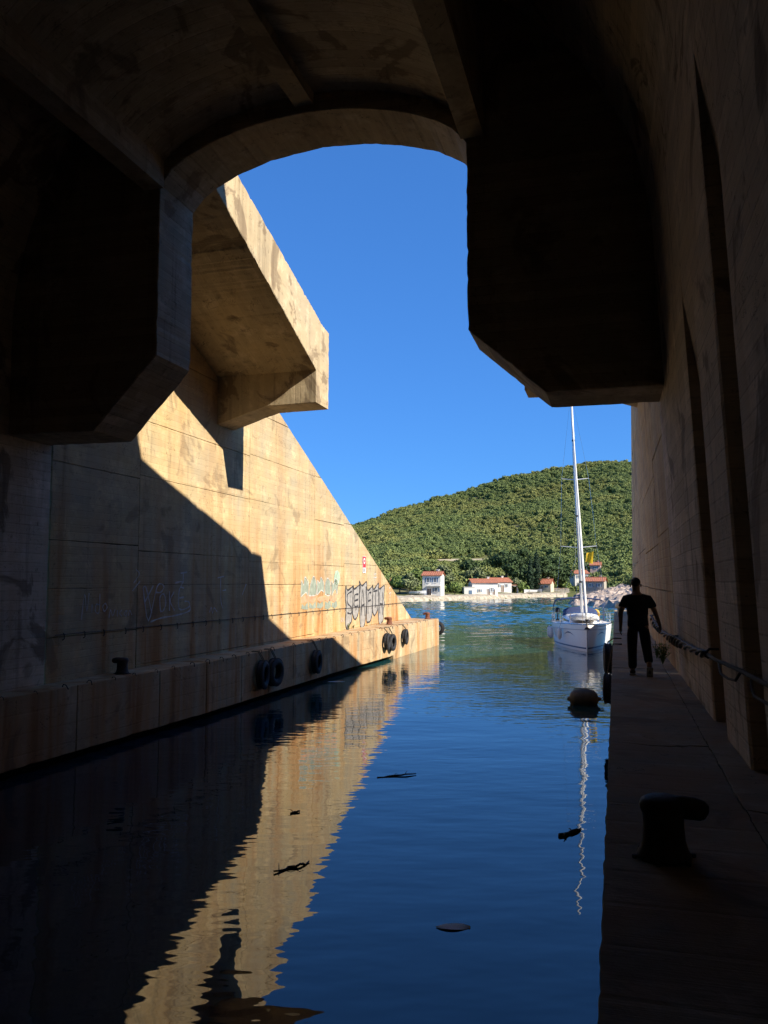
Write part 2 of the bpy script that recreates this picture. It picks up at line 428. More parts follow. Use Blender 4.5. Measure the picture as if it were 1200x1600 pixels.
# the bored vault round the camera
def vault():
    prof = []
    for z in (-2.5, 0.5, 2.0, 2.4, 2.8, 3.2, 3.6, 4.0, 4.4, 4.8, 5.2, 5.6, 6.0, 6.4, 6.8, 7.2, 7.6, 8.0, 8.4, 8.7): prof.append(('r', z))
    nA = 30
    for k in range(nA + 1): prof.append(('a', PI * k / nA))
    for z in (8.5, 6.0, 3.5, 1.0, -2.5): prof.append(('l', z))
    def pt(s, q, off=0.0):
        if q[0] == 'r': return W(s, tR(s, q[1]) + off, q[1])
        if q[0] == 'l': return W(s, TW - 0.03, q[1])
        r0 = tR(s, 9.1) - CT; r1 = CT - TW + 0.03
        a = q[1]; r = r0 + (r1 - r0) * a / PI
        return W(s, CT + r * math.cos(a) + (off if a < 0.25 else 0), 9.1 + 6.45 * math.sin(a))
    slots = [(6.95, 7.85), (9.42, 10.5)]
    ss = []
    for s in (-45, -30, -15, -8, -4, -1, 1, 2.5, 3.5): ss.append((s, 0))
    tops = {4.6: 9.0, 6.95: 8.7, 9.42: 7.3}
    for a, b in slots: ss += [(a - 0.05, 0, 9), (a, 0.02, tops[a]), (a + 0.02, 0.40, tops[a]), (b - 0.02, 0.40, tops[a]), (b, 0.02, tops[a]), (b + 0.05, 0, 9)]
    ss = [q if len(q) == 3 else (*q, 9) for q in ss]
    ss += [(11.5, 0, 9), (12.5, 0, 9), (13.5, 0, 9), (S0 + 0.3, 0, 9), (S1 + 0.005, 0, 9)]
    rows = []
    for s, off, top in ss:
        row = []
        for q in prof:
            o = 0.0
            if off and q[0] == 'r':
                zz = q[1] if q[0] == 'r' else 9.1
                o = off * max(0.0, min(1.0, (top - zz) / 3.6))
            row.append(pt(s, q, o))
        rows.append(row)
    v = MB().grid(rows)
    n = len(prof); v.f.append(tuple(range(n)))                    # unseen end face, added to keep the tunnel dark behind the camera
    return v.build('vault', M['vault'], bunker, fix=False)
vault()
# the vault's added rear face is there only so no light leaks in
# inner ceiling: shallow vaulted slab on edge beams, a rib along its crown
def ceil_z(t):
    a = (t + 8.61) / (8.61 - 2.43)
    return 12.04 + 1.04 * math.sqrt(max(0, 1 - (2 * a - 1) ** 2)) ** 1.35
pr = [(-8.55 + 6.06 * k / 24, ceil_z(-8.55 + 6.06 * k / 24)) for k in range(25)]
cp = pr + [(-2.49, 14.0), (-8.55, 14.0)]
slab(cp, -20, S0 - 0.003, lambda t, z, d: W(d, t, z), 0.004).build('ceiling_slab', concrete('ceiling_concrete', tan=(0.44, 0.36, 0.255), grey=(0.36, 0.305, 0.225), rust=0.15, board='y', stain=0.9, board_w=0.25, bc_=2.2), bunker)
slab([(-8.95, 11.62), (-8.52, 11.62), (-8.52, 12.12), (-8.56, 15.6), (-8.95, 15.6)], -20, S0 - 0.004, lambda t, z, d: W(d, t, z), 0.015).build('edge_beam', M['portal'], bunker)
slab([(-2.52, 11.75), (-2.10, 11.75), (-2.10, 15.6), (-2.48, 15.6), (-2.52, 12.1)], -20, S0 - 0.004, lambda t, z, d: W(d, t, z), 0.015).build('edge_beam', M['portal'], bunker)
slab([(-5.73, 12.86), (-5.35, 12.86), (-5.33, 13.6), (-5.75, 13.6)], -20, S0 - 0.005, lambda t, z, d: W(d, t, z), 0.02).build('ceiling_rib', M['portal'], bunker)

# ------------------------------------------------------------------ quay on the far side of the channel
quay = empty('quay', (0, 0, 0)); tag(quay, 'low rust-streaked concrete quay under the sunlit wing wall', None, None, 'structure')
QE = [(-20, -11.75), (13.5, -11.33), (21, -10.98), (32, -10.86), (39.8, -10.55), (49.25, -10.24)]
def qe(s):
    for (a, b), (c, d) in zip(QE, QE[1:]):
        if a <= s <= c: return b + (d - b) * (s - a) / (c - a)
    return QE[-1][1]
qs = [-20, -10, 0, 6, 10, 13.2, 15.77, 18.9, 21.2, 23.4, 25.4, 27.5, 29.8, 32.0, 34.6, 37.2, 39.8, 43.4, 46.6, 49.25]
for i in range(len(qs) - 1):
    a, b = qs[i] + 0.008, qs[i + 1] - 0.008
    zb = 0.16 if b < 39.9 else -1.5
    rows = [[W(a, 0, 0)]]
    q = slab([(a, zb), (b, zb), (b, ZQ), (a, ZQ)], 0.0, 1.0, lambda s, z, d: W(s, qe(s) + (TW - 0.02 - qe(s)) * d, z), 0.0125, step=0.16, chip=0.03, seed=200 + i)
    q.build('quay_block', M['quay'], quay)
slab([(-20, -2), (39.85, -2), (39.85, 0.15), (-20, 0.15)], 0.0, 1.0, lambda s, z, d: W(s, qe(s) - 0.55 + (TW - 0.9 - qe(s)) * d, z), 0.005, step=3).build('quay_footing', M['dark_gap'], quay)  # near-black colour paints in the shadow gap under the overhanging blocks
# bent reinforcement loops left in the quay edge
hk = MB().tube([(0, 0.06, -0.02), (0, 0.05, 0.05), (0, -0.01, 0.085), (0, -0.07, 0.05), (0, -0.075, -0.07)], 0.013, 6).mesh('rebar_hook', True)
hk.materials.append(M['dark_iron'])
s = 13.6
while s < 46:
    o = link('rebar_hook', hk, None, quay); o.location = W(s, qe(s) - 0.03, ZQ - 0.01); o.rotation_euler = (random.uniform(-.3, .3), random.uniform(-.5, .5), -TH + R(90) + random.uniform(-.5, .5))
    k = random.uniform(0.5, 0.95); o.scale = (k, k, k)
    s += random.uniform(0.75, 1.05)

# ------------------------------------------------------------------ walkway along the near side
walk = empty('walkway', (0, 0, 0)); tag(walk, 'narrow worn concrete walkway along the right-hand wall', None, None, 'structure')
slab([(-0.09, -2.5), (1.6, -2.5), (1.6, ZR - 0.05), (-0.09, ZR - 0.05)], -20, 49.0, lambda t, z, d: W(d, t, z), 0.02).build('walkway_wall', M['quay'], walk)
ws = [-20, -8, -2, 2.6, 6.4, 8.9, 12.0, 16.4, 21.0, 27.0, 33.5, 41, 49.0]
def cut_t(s_): return 0.85 + 0.02 * noise.noise(Vector((s_ * 0.45, 1, 0))) + 0.010 * noise.noise(Vector((s_ * 4, 2, 0))) + 0.012 * noise.noise(Vector((s_ * 13, 2, 7)))
def cut_s(s_, t_): return s_ + 0.22 * noise.noise(Vector((t_ * 1.6, s_, 3))) + 0.05 * noise.noise(Vector((t_ * 8, s_, 5))) + 0.03 * noise.noise(Vector((t_ * 25, s_, 6)))
rnd = random.Random(9)
for i in range(len(ws) - 1):
    n = max(6, int((ws[i + 1] - ws[i]) / 0.05)); cs = [ws[i] + (ws[i + 1] - ws[i]) * k / n for k in range(n + 1)]
    g = 0.002
    for half in (0, 1):
        ta = -0.10 if half == 0 else None
        edge_in = [(cut_t(q) + (g if half else -g), q) for q in cs]
        edge_out = [(1.3, q) for q in cs] if half else [(-0.10 + 0.012 * noise.noise(Vector((q * 6, 0, 0))), q) for q in cs]
        lo_e, hi_e = (edge_in, edge_out) if half else (edge_out, edge_in)
        def cross(s_, t0, t1, e): return [(t0 + (t1 - t0) * k / 16, cut_s(s_, t0 + (t1 - t0) * k / 16) + e) for k in range(1, 16)]
        def fx(p, e): return (p[0], cut_s(p[1], p[0]) + e) if p[1] in (ws[i], ws[i + 1]) else p
        lo2 = [fx(lo_e[0], g)] + lo_e[1:-1] + [fx(lo_e[-1], -g)]; hi2 = [fx(hi_e[0], g)] + hi_e[1:-1] + [fx(hi_e[-1], -g)]
        lo2 = [lo2[0]] + [p for p in lo2[1:-1] if lo2[0][1] + .1 < p[1] < lo2[-1][1] - .1] + [lo2[-1]]; hi2 = [hi2[0]] + [p for p in hi2[1:-1] if hi2[0][1] + .1 < p[1] < hi2[-1][1] - .1] + [hi2[-1]]
        pl = lo2[::-1] + cross(ws[i], lo2[0][0], hi2[0][0], g) + hi2 + cross(ws[i + 1], hi2[-1][0], lo2[-1][0], -g)
        dz = rnd.uniform(-0.010, 0.004); tl = rnd.uniform(-0.010, 0.010)
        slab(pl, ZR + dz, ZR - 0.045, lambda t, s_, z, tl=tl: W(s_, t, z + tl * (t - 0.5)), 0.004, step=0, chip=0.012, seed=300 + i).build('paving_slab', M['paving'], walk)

# ------------------------------------------------------------------ the far shore
def Ys(X):
    """shoreline of the cove"""
    if X < 4.8: return 155.8 - (4.8 - X) * 0.35
    if X < 47: return 155.8 + (X - 4.8) * 1.24
    return max(150.0, 208.1 - (X - 47) * 0.8)
YR = 480.0
RX = [(-330, 10), (-120, 22), (-60, 30), (-15, 36), (0, 41.5), (18, 47), (37, 52.5), (55, 58), (74, 63.5), (92, 67.5), (111, 70), (125, 72), (135, 72.6), (142, 71.5), (165, 69), (185, 63), (240, 48), (500, 20)]
def ridge(X):
    for (a, b), (c, d) in zip(RX, RX[1:]):
        if a <= X <= c: return b + (d - b) * (X - a) / (c - a)
    return 10.0
def ground(X, Y):
    y0 = Ys(X)
    if Y < y0 - 1.0: return -2.5
    if Y < y0: return -2.5 + 3.2 * (Y - y0 + 1.0)
    if Y < y0 + 9: return 0.7 + 0.06 * (Y - y0)
    q = min(1.0, (Y - y0 - 9) / (YR - y0 - 9)); zr = ridge(X)
    h = 1.24 + (zr - 1.24) * (0.25 * q + 0.75 * q ** 1.35)
    h += q * (1 - q) * 14 * noise.noise(Vector((X * 0.013, Y * 0.013, 3.3))) + min(1, q * 6) * 1.2 * noise.noise(Vector((X * 0.06, Y * 0.06, 1.0)))
    if Y > YR: h -= (Y - YR) * 0.22
    return max(h, -2.0)
def ground_mat():
    m, N, L, P = newmat('dry_hillside_soil'); P.inputs['Roughness'].default_value = 1.0; P.inputs['Specular IOR Level'].default_value = 0.1
    ge = N.new('ShaderNodeNewGeometry')
    n1 = N.new('ShaderNodeTexNoise'); n1.inputs['Scale'].default_value = 0.09; n1.inputs['Detail'].default_value = 6; L.new(ge.outputs['Position'], n1.inputs['Vector'])
    cr = N.new('ShaderNodeValToRGB'); cr.color_ramp.elements[0].position = 0.35; cr.color_ramp.elements[0].color = (0.065, 0.085, 0.025, 1)
    cr.color_ramp.elements[1].position = 0.7; cr.color_ramp.elements[1].color = (0.17, 0.15, 0.07, 1)
    L.new(n1.outputs['Fac'], cr.inputs[0]); L.new(cr.outputs[0], P.inputs['Base Color'])
    return m
xs = [-330, -250, -180, -130] + list(range(-100, 260, 6)) + [290, 340, 420, 500]
ys = [148 + 2.0 * k for k in range(46)] + [240 + 8 * k for k in range(36)] + [540, 580, 640, 760, 900]
hb = MB().grid([[(x, y, ground(x, y)) for x in xs] for y in ys])
hill = hb.build('hill', ground_mat(), smooth=True); tag(hill, kind='structure')

# stony foreshore strip
def stone_mat(name, c1, c2, scale):
    m, N, L, P = newmat(name); P.inputs['Roughness'].default_value = 0.95; P.inputs['Specular IOR Level'].default_value = 0.2
    ge = N.new('ShaderNodeNewGeometry')
    n1 = N.new('ShaderNodeTexNoise'); n1.inputs['Scale'].default_value = scale; n1.inputs['Detail'].default_value = 7; n1.inputs['Roughness'].default_value = 0.65
    L.new(ge.outputs['Position'], n1.inputs['Vector'])
    cr = N.new('ShaderNodeValToRGB'); cr.color_ramp.elements[0].position = 0.38; cr.color_ramp.elements[0].color = (*c1, 1)
    cr.color_ramp.elements[1].position = 0.62; cr.color_ramp.elements[1].color = (*c2, 1)
    L.new(n1.outputs['Fac'], cr.inputs[0]); L.new(cr.outputs[0], P.inputs['Base Color'])
    b = N.new('ShaderNodeBump'); b.inputs['Distance'].default_value = 0.25; b.inputs['Strength'].default_value = 0.8; L.new(n1.outputs['Fac'], b.inputs['Height']); L.new(b.outputs[0], P.inputs['Normal'])
    return m
M['limestone'] = stone_mat('limestone', (0.27, 0.20, 0.15), (0.52, 0.41, 0.325), 0.5)
M['shingle'] = stone_mat('shingle', (0.26, 0.22, 0.16), (0.48, 0.41, 0.31), 1.4)
rows = []
for k in range(90):
    X = -12 + k * 0.75; y0 = Ys(X) + 0.35 * noise.noise(Vector((X * 0.5, 0, 0)))
    row = []
    for (dy, z) in ((-1.6, -0.6), (-0.7, 0.0), (-0.35, 0.42), (0.2, 0.75), (2.6, 0.98), (4.2, 1.05), (4.6, 0.4)):
        row.append((X, y0 + dy, z + 0.16 * noise.noise(Vector((X * 0.9, dy * 1.3, 5.0)))))
    rows.append(row)
tag(MB().grid(rows).build('shingle_beach', M['shingle'], smooth=False), kind='structure')

# rocky point on the right
rows = []
for j in range(84):
    row = []
    for i in range(100):
        X = 27.0 + i * 0.55; Y = 106 + j * 1.15
        # outline of the point: a wedge whose tip lies to the left
        edge = min((X - 30.5 - max(0, (Y - 133)) * 0.24 - max(0, 133 - Y) * 0.14) * 0.62, (Y - 109.5) * 0.55)
        e = edge + 1.3 * noise.noise(Vector((X * 0.16, Y * 0.12, 2)))
        h = -2.0 if e < -2 else 0.45 + min(e, 0) * 1.2 + max(0, e) * 0.33
        h = min(h, 4.2 + (Y - 110) * 0.045)
        r = abs(noise.noise(Vector((X * 0.33, Y * 0.26, 7)))) + 0.5 * abs(noise.noise(Vector((X * 0.9, Y * 0.7, 9))))
        if e > -1: h += (0.5 - r) * 1.25 + 0.16 * noise.noise(Vector((X * 1.7, Y * 1.3, 4)))
        row.append((X, Y, max(h, -2.2)))
    rows.append(row)
tag(MB().grid(rows).build('rocky_shore', M['limestone'], smooth=False), kind='structure')

# ------------------------------------------------------------------ foliage
def leaf_mat(name, c, var=0.35, obj_rand=False):
    m, N, L, P = newmat(name); P.inputs['Roughness'].default_value = 0.75; P.inputs['Specular IOR Level'].default_value = 0.25
    ge = N.new('ShaderNodeNewGeometry'); oi = N.new('ShaderNodeObjectInfo')
    n1 = N.new('ShaderNodeTexNoise'); n1.inputs['Scale'].default_value = 0.03; n1.inputs['Detail'].default_value = 3; L.new(ge.outputs['Position'], n1.inputs['Vector'])
    def mr(v, a, b, c_, d):
        q = N.new('ShaderNodeMapRange'); q.inputs[1].default_value = a; q.inputs[2].default_value = b; q.inputs[3].default_value = c_; q.inputs[4].default_value = d; L.new(v, q.inputs[0]); return q.outputs[0]
    def mix(f, a, b, mode):
        q = N.new('ShaderNodeMix'); q.data_type = 'RGBA'; q.blend_type = mode
        for i, x in ((0, f), (6, a), (7, b)):
            if isinstance(x, bpy.types.NodeSocket): L.new(x, q.inputs[i])
            elif i == 0: q.inputs[0].default_value = x
            else: q.inputs[i].default_value = (*x, 1)
        return q.outputs[2]
    col = mix(mr(ge.outputs['Random Per Island'], 0, 1, 0, 1), tuple(x * (1 - var) for x in c), tuple(min(1, x * (1 + var)) for x in c), 'MIX')
    if obj_rand:
        col = mix(mr(oi.outputs['Random'], 0.55, 1.0, 0, 0.75), col, (c[0] * 0.55, c[1] * 0.62, c[2] * 0.75), 'MIX')
        col = mix(mr(n1.outputs['Fac'], 0.46, 0.62, 0, 0.75), col, (c[0] * 1.5, c[1] * 1.2, c[2] * 1.15), 'MIX')
    L.new(col, P.inputs['Base Color'])
    return m
M['scrub'] = leaf_mat('scrub_leaves', (0.155, 0.195, 0.058), var=0.22, obj_rand=True)
M['olive'] = leaf_mat('olive_leaves', (0.17, 0.195, 0.085))
M['cypress'] = leaf_mat('cypress_leaves', (0.022, 0.042, 0.018))
M['pine'] = leaf_mat('pine_needles', (0.050, 0.080, 0.025))
M['green'] = leaf_mat('broad_leaves', (0.14, 0.19, 0.045))
M['bark'] = plain('bark', (0.10, 0.075, 0.05), 0.95, var=0.3)

def foliage(lobes, n, size, seed, core=True):
    """leaf sprays spread over the outer shell of several lobes (x, y, z, rx, ry, rz)"""
    g = np.random.default_rng(seed); vs = []; fs = []
    tot = sum(l[3] * l[4] + l[4] * l[5] for l in lobes)
    for (cx, cy, cz, rx, ry, rz) in lobes:
        k = max(6, int(n * (rx * ry + ry * rz) / tot))
        d = g.normal(size=(k, 3)); d /= np.linalg.norm(d, axis=1)[:, None]
        rad = 0.62 + 0.45 * g.random(k)
        lump = 1 + 0.22 * np.sin(d[:, 0] * 5 + cx * 3) * np.cos(d[:, 2] * 6 + cy)
        p = d * (rad * lump)[:, None] * np.array([rx, ry, rz]) + np.array([cx, cy, cz])
        nn = d + g.normal(size=(k, 3)) * 0.55; nn /= np.linalg.norm(nn, axis=1)[:, None]
        a = np.cross(nn, g.normal(size=(k, 3))); a /= np.linalg.norm(a, axis=1)[:, None]
        b = np.cross(nn, a); sz = size * (0.55 + 0.9 * g.random(k))[:, None]
        for i in range(k):
            o = len(vs); A = a[i] * sz[i]; B = b[i] * sz[i] * 0.7; c = p[i]
            vs += [tuple(c - A), tuple(c + B * 0.8 + nn[i] * sz[i] * 0.15), tuple(c + A), tuple(c - B)]
            fs.append((o, o + 1, o + 2, o + 3))
        if core:
            o = len(vs)
            for (u, v) in [(0, -1), (0, -0.3), (0, 0.4), (0, 0.9)]:
                for j in range(7):
                    r = math.sqrt(max(0.05, 1 - v * v)) * 0.66; an = j * 2 * PI / 7 + v
                    vs.append((cx + rx * r * math.cos(an), cy + ry * r * math.sin(an), cz + rz * 0.66 * v))
            for q in range(3):
                for j in range(7): fs.append((o + q * 7 + j, o + q * 7 + (j + 1) % 7, o + (q + 1) * 7 + (j + 1) % 7, o + (q + 1) * 7 + j))
            fs.append(tuple(o + 21 + j for j in range(7)))
    m = MB(); m.v = vs; m.f = fs
    return m

# hillside scrub: one mass nobody could count
bushes = []
for k in range(6):
    g = random.Random(40 + k); lob = []
    for j in range(g.randint(3, 5)):
        lob.append((g.uniform(-.8, .8), g.uniform(-.8, .8), g.uniform(0.5, 1.1), g.uniform(.65, 1.05), g.uniform(.65, 1.05), g.uniform(.55, .95)))
    me = foliage(lob, 420, 0.20, 60 + k).mesh('bush', False, False); me.materials.append(M['scrub'])
    bushes.append(bpy.data.objects.new('bush_source', me))
bcol = bpy.data.collections.new('bush_sources')
for b in bushes: bcol.objects.link(b)
pts = []
g = random.Random(5)
HP = [(9.9, 166.5), (21.5, 181.5), (26.7, 194), (40.0, 209), (54.9, 216), (45.7, 180), (60.9, 240), (2.8, 176), (20, 178), (30, 190)]
PC = {}
def path_y(X):
    k = round(X)
    if k not in PC:
        a, b = Ys(k) + 12, 330.0
        for _ in range(24):
            m_ = (a + b) / 2
            if ground(k, m_) < 10.2 + 0.02 * k: a = m_
            else: b = m_
        PC[k] = a
    return PC[k]
tries = 0
while len(pts) < 24000 and tries < 300000:
    tries += 1
    Y = 172 + (505 - 172) * g.random() ** 0.85; X = -35 + g.random() * (40 + 0.42 * Y)
    y0 = Ys(X)
    if Y < y0 + 7: continue
    if Y < y0 + 34 and any(abs(X - hx) < 4.0 and -7 < Y - hy < 4.5 for hx, hy in HP): continue
    if -20 < X < 42 and -7.5 < Y - path_y(X) < 2.2: continue                   # the track across the slope
    if X > 44 and Y < 165: continue
    dens = noise.noise(Vector((X * 0.03, Y * 0.022, 8)))
    if dens < -0.30 and g.random() < 0.5: continue
    if Y < y0 + 40 and g.random() < 0.45: continue
    pts.append((X, Y, ground(X, Y) - 0.25, 0.55 + 0.85 * g.random() ** 2.2 + 0.3 * max(0, dens) + (0.9 * g.random() if g.random() < 0.03 else 0)))
# bushes on the back of the rocky point
for k in range(260):
    X = 48 + g.random() * 34; Y = 128 + g.random() * 60
    if X < 40 + (Y - 118) * 0.2: continue
    pts.append((X, Y, 2.6 + 0.03 * (X - 40), 0.7 + g.random() * 0.8))
rows = []
for k in range(62):
    X = -20 + k; py = path_y(X); row = []
    for d in (-1.6, -0.5, 0.7, 1.7): row.append((X, py + d + 0.3 * noise.noise(Vector((X * .4, 2, 0))), ground(X, py + d) + 0.18))
    rows.append(row)
tag(MB().grid(rows).build('hill_track', stone_mat('pale_track', (0.30, 0.25, 0.17), (0.46, 0.39, 0.28), 0.4), smooth=True), kind='structure')
pm = bpy.data.meshes.new('hillside_scrub'); pm.from_pydata([p[:3] for p in pts], [], [])
at = pm.attributes.new('size', 'FLOAT', 'POINT'); at.data.foreach_set('value', [p[3] for p in pts])
scrub = link('hillside_scrub', pm); pm.materials.append(M['scrub'])
tag(scrub, 'dense green scrub covering the hillside above the cove', 'scrub', None, 'stuff')
ng = bpy.data.node_groups.new('scatter_scrub', 'GeometryNodeTree')
ng.interface.new_socket('Geometry', in_out='INPUT', socket_type='NodeSocketGeometry'); ng.interface.new_socket('Geometry', in_out='OUTPUT', socket_type='NodeSocketGeometry')
gi = ng.nodes.new('NodeGroupInput'); go = ng.nodes.new('NodeGroupOutput')
ip = ng.nodes.new('GeometryNodeInstanceOnPoints'); ci = ng.nodes.new('GeometryNodeCollectionInfo'); ci.inputs[0].default_value = bcol
ci.inputs['Separate Children'].default_value = True; ci.inputs['Reset Children'].default_value = True
rv = ng.nodes.new('FunctionNodeRandomValue'); rv.data_type = 'FLOAT_VECTOR'; rv.inputs[0].default_value = (-0.2, -0.2, 0); rv.inputs[1].default_value = (0.2, 0.2, 6.28)
na = ng.nodes.new('GeometryNodeInputNamedAttribute'); na.data_type = 'FLOAT'; na.inputs[0].default_value = 'size'
ng.links.new(gi.outputs[0], ip.inputs['Points']); ng.links.new(ci.outputs[0], ip.inputs['Instance']); ip.inputs['Pick Instance'].default_value = True
ng.links.new(rv.outputs[0], ip.inputs['Rotation']); ng.links.new(na.outputs[0], ip.inputs['Scale']); ng.links.new(ip.outputs[0], go.inputs[0])
mod = scrub.modifiers.new('scatter', 'NODES'); mod.node_group = ng

# trees by the houses, each with trunk and crown
def tree(name, label, X, Y, h, kind, seed, group='trees along the far shore'):
    g = random.Random(seed); z0 = ground(X, Y) - 0.1
    t = empty(name, (X, Y, z0), 0, label, 'tree', group)
    if kind == 'cypress':
        lob = [(0, 0, h * (0.12 + 0.82 * k / 7), h * 0.115 * math.sin(PI * (0.22 + 0.74 * k / 7)) + 0.08, h * 0.115 * math.sin(PI * (0.22 + 0.74 * k / 7)) + 0.08, h * 0.13) for k in range(8)]
        foliage(lob, 900, 0.22, seed).build('crown', M['cypress'], t, fix=False)
        MB().tube([(0, 0, -0.3), (0, 0, h * 0.5)], [0.18, 0.08], 7).build('trunk', M['bark'], t)
        return t
    n = {'pine': 7, 'olive': 6, 'broad': 8}[kind]; lob = []; limbs = MB()
    th = h * (0.45 if kind == 'pine' else 0.3); r = h * 0.045
    limbs.tube([(0, 0, -0.3), (g.uniform(-.1, .1), g.uniform(-.1, .1), th * 0.5), (g.uniform(-.2, .2), 0, th)], [r, r * 0.8, r * 0.6], 8)
    for k in range(n):
        a = 2 * PI * k / n + g.uniform(-.3, .3); q = h * g.uniform(0.16, 0.34); zc = h * g.uniform(0.45, 0.82)
        rr = h * g.uniform(0.16, 0.26)
        lob.append((q * math.cos(a), q * math.sin(a), zc, rr, rr, rr * g.uniform(.6, .9)))
        limbs.tube([(0, 0, th * 0.85), (q * .5 * math.cos(a), q * .5 * math.sin(a), (th + zc) / 2), (q * math.cos(a), q * math.sin(a), zc)], [r * .5, r * .35, r * .15], 5)
    lob.append((0, 0, h * 0.86, h * .2, h * .2, h * .15))
    limbs.build('trunk', M['bark'], t)
    foliage(lob, 1500, 0.30, seed).build('crown', M[{'pine': 'pine', 'olive': 'olive', 'broad': 'green'}[kind]], t, fix=False)
    return t
def px(x, y, Y):
    """sideways offset on the far shore for a bearing, Y metres out"""
    return (x - 600) / 1300 * Y
def ysh(x):
    """distance of the waterline at a bearing"""
    return 149.85 / (1 - 1.24 * (x - 600) / 1300) if x < 890 else 207.0
TR = [('cypress', 828, 199.5, 8.2, 'tall narrow dark cypress standing highest beside the white sheds'),
      ('cypress', 838, 207.9, 10.0, 'second dark cypress, broader, just right of the tall narrow one'),
      ('pine', 806, 202.5, 8.5, 'dark rounded pine left of the two cypresses'),
      ('pine', 850, 211.8, 9.0, 'dark pine right of the cypresses, above the small red-roofed house'),
      ('pine', 818, 215.2, 10.5, 'tallest dark pine behind the narrow cypress'),
      ('olive', 700, 181.7, 3.6, 'grey-green olive between the tower house and the long white house'),
      ('broad', 710, 171.4, 2.6, 'bright green bush in front of the long white house, left side'),
      ('olive', 640, 164.8, 4.2, 'grey-green tree just left of the tower house'),
      ('broad', 650, 175.4, 4.6, 'leafy tree behind the tower house, left of it'),
      ('olive', 806, 195.5, 3.4, 'low olive right of the white house with the arched porch'),
      ('broad', 816, 193.7, 2.6, 'small green tree beside the beached white boat'),
      ('olive', 745, 195.9, 5.0, 'silvery olive behind the long white house'),
      ('olive', 690, 193.9, 5.0, 'silvery olive uphill of the tower house'),
      ('broad', 880, 213.5, 3.4, 'green tree between the small red-roofed house and the mast'),
      ('olive', 955, 190, 5.2, 'wide pale olive above the rocky point'),
      ('broad', 975, 176, 4.6, 'leafy tree beside the right-hand wall, above the rocks'),
      ('broad', 624, 165.4, 3.6, 'small leafy tree beside the open red-roofed shelter')]
TR += [('pine', 790, 212, 9.5, 'dark pine rising behind the porch house'), ('pine', 862, 219, 9.0, 'dark pine behind the small stone house, right side'),
       ('pine', 872, 214, 7.0, 'lower dark pine just left of the mast'), ('pine', 735, 205, 6.0, 'dark pine uphill of the long white house, left of the olive'),
       ('pine', 945, 196, 6.0, 'dark pine right of the low grey house'), ('pine', 665, 186, 5.0, 'dark rounded tree directly behind the tower house')]
for i, (k, x, Y, h, lab) in enumerate(TR):
    tree({'cypress': 'cypress_tree', 'pine': 'pine_tree', 'olive': 'olive_tree', 'broad': 'leafy_tree'}[k], lab, px(x, 0, Y), Y, h, k, 500 + i)

# ------------------------------------------------------------------ houses
M['render_w'] = plain('white_render', (0.72, 0.68, 0.60), 0.9, var=0.08, scale=0.8)
M['render_c'] = plain('cream_render', (0.58, 0.48, 0.34), 0.9, var=0.1, scale=0.8)
M['stone_w'] = plain('grey_stone_wall', (0.36, 0.32, 0.26), 0.95, var=0.25, scale=2.5, bump=0.4)
M['pink'] = plain('pink_render', (0.60, 0.40, 0.33), 0.9, var=0.1, scale=0.8)
M['tiles'] = plain('roof_tiles', (0.36, 0.13, 0.07), 0.85, var=0.22, scale=3)
M['glass'] = plain('window_glass', (0.03, 0.04, 0.05), 0.08, spec=0.8)
M['shutter'] = plain('blue_shutter', (0.10, 0.16, 0.24), 0.6)
M['frame_w'] = plain('white_frame', (0.75, 0.73, 0.68), 0.6)
M['wood'] = plain('weathered_wood', (0.20, 0.12, 0.07), 0.85, var=0.25)
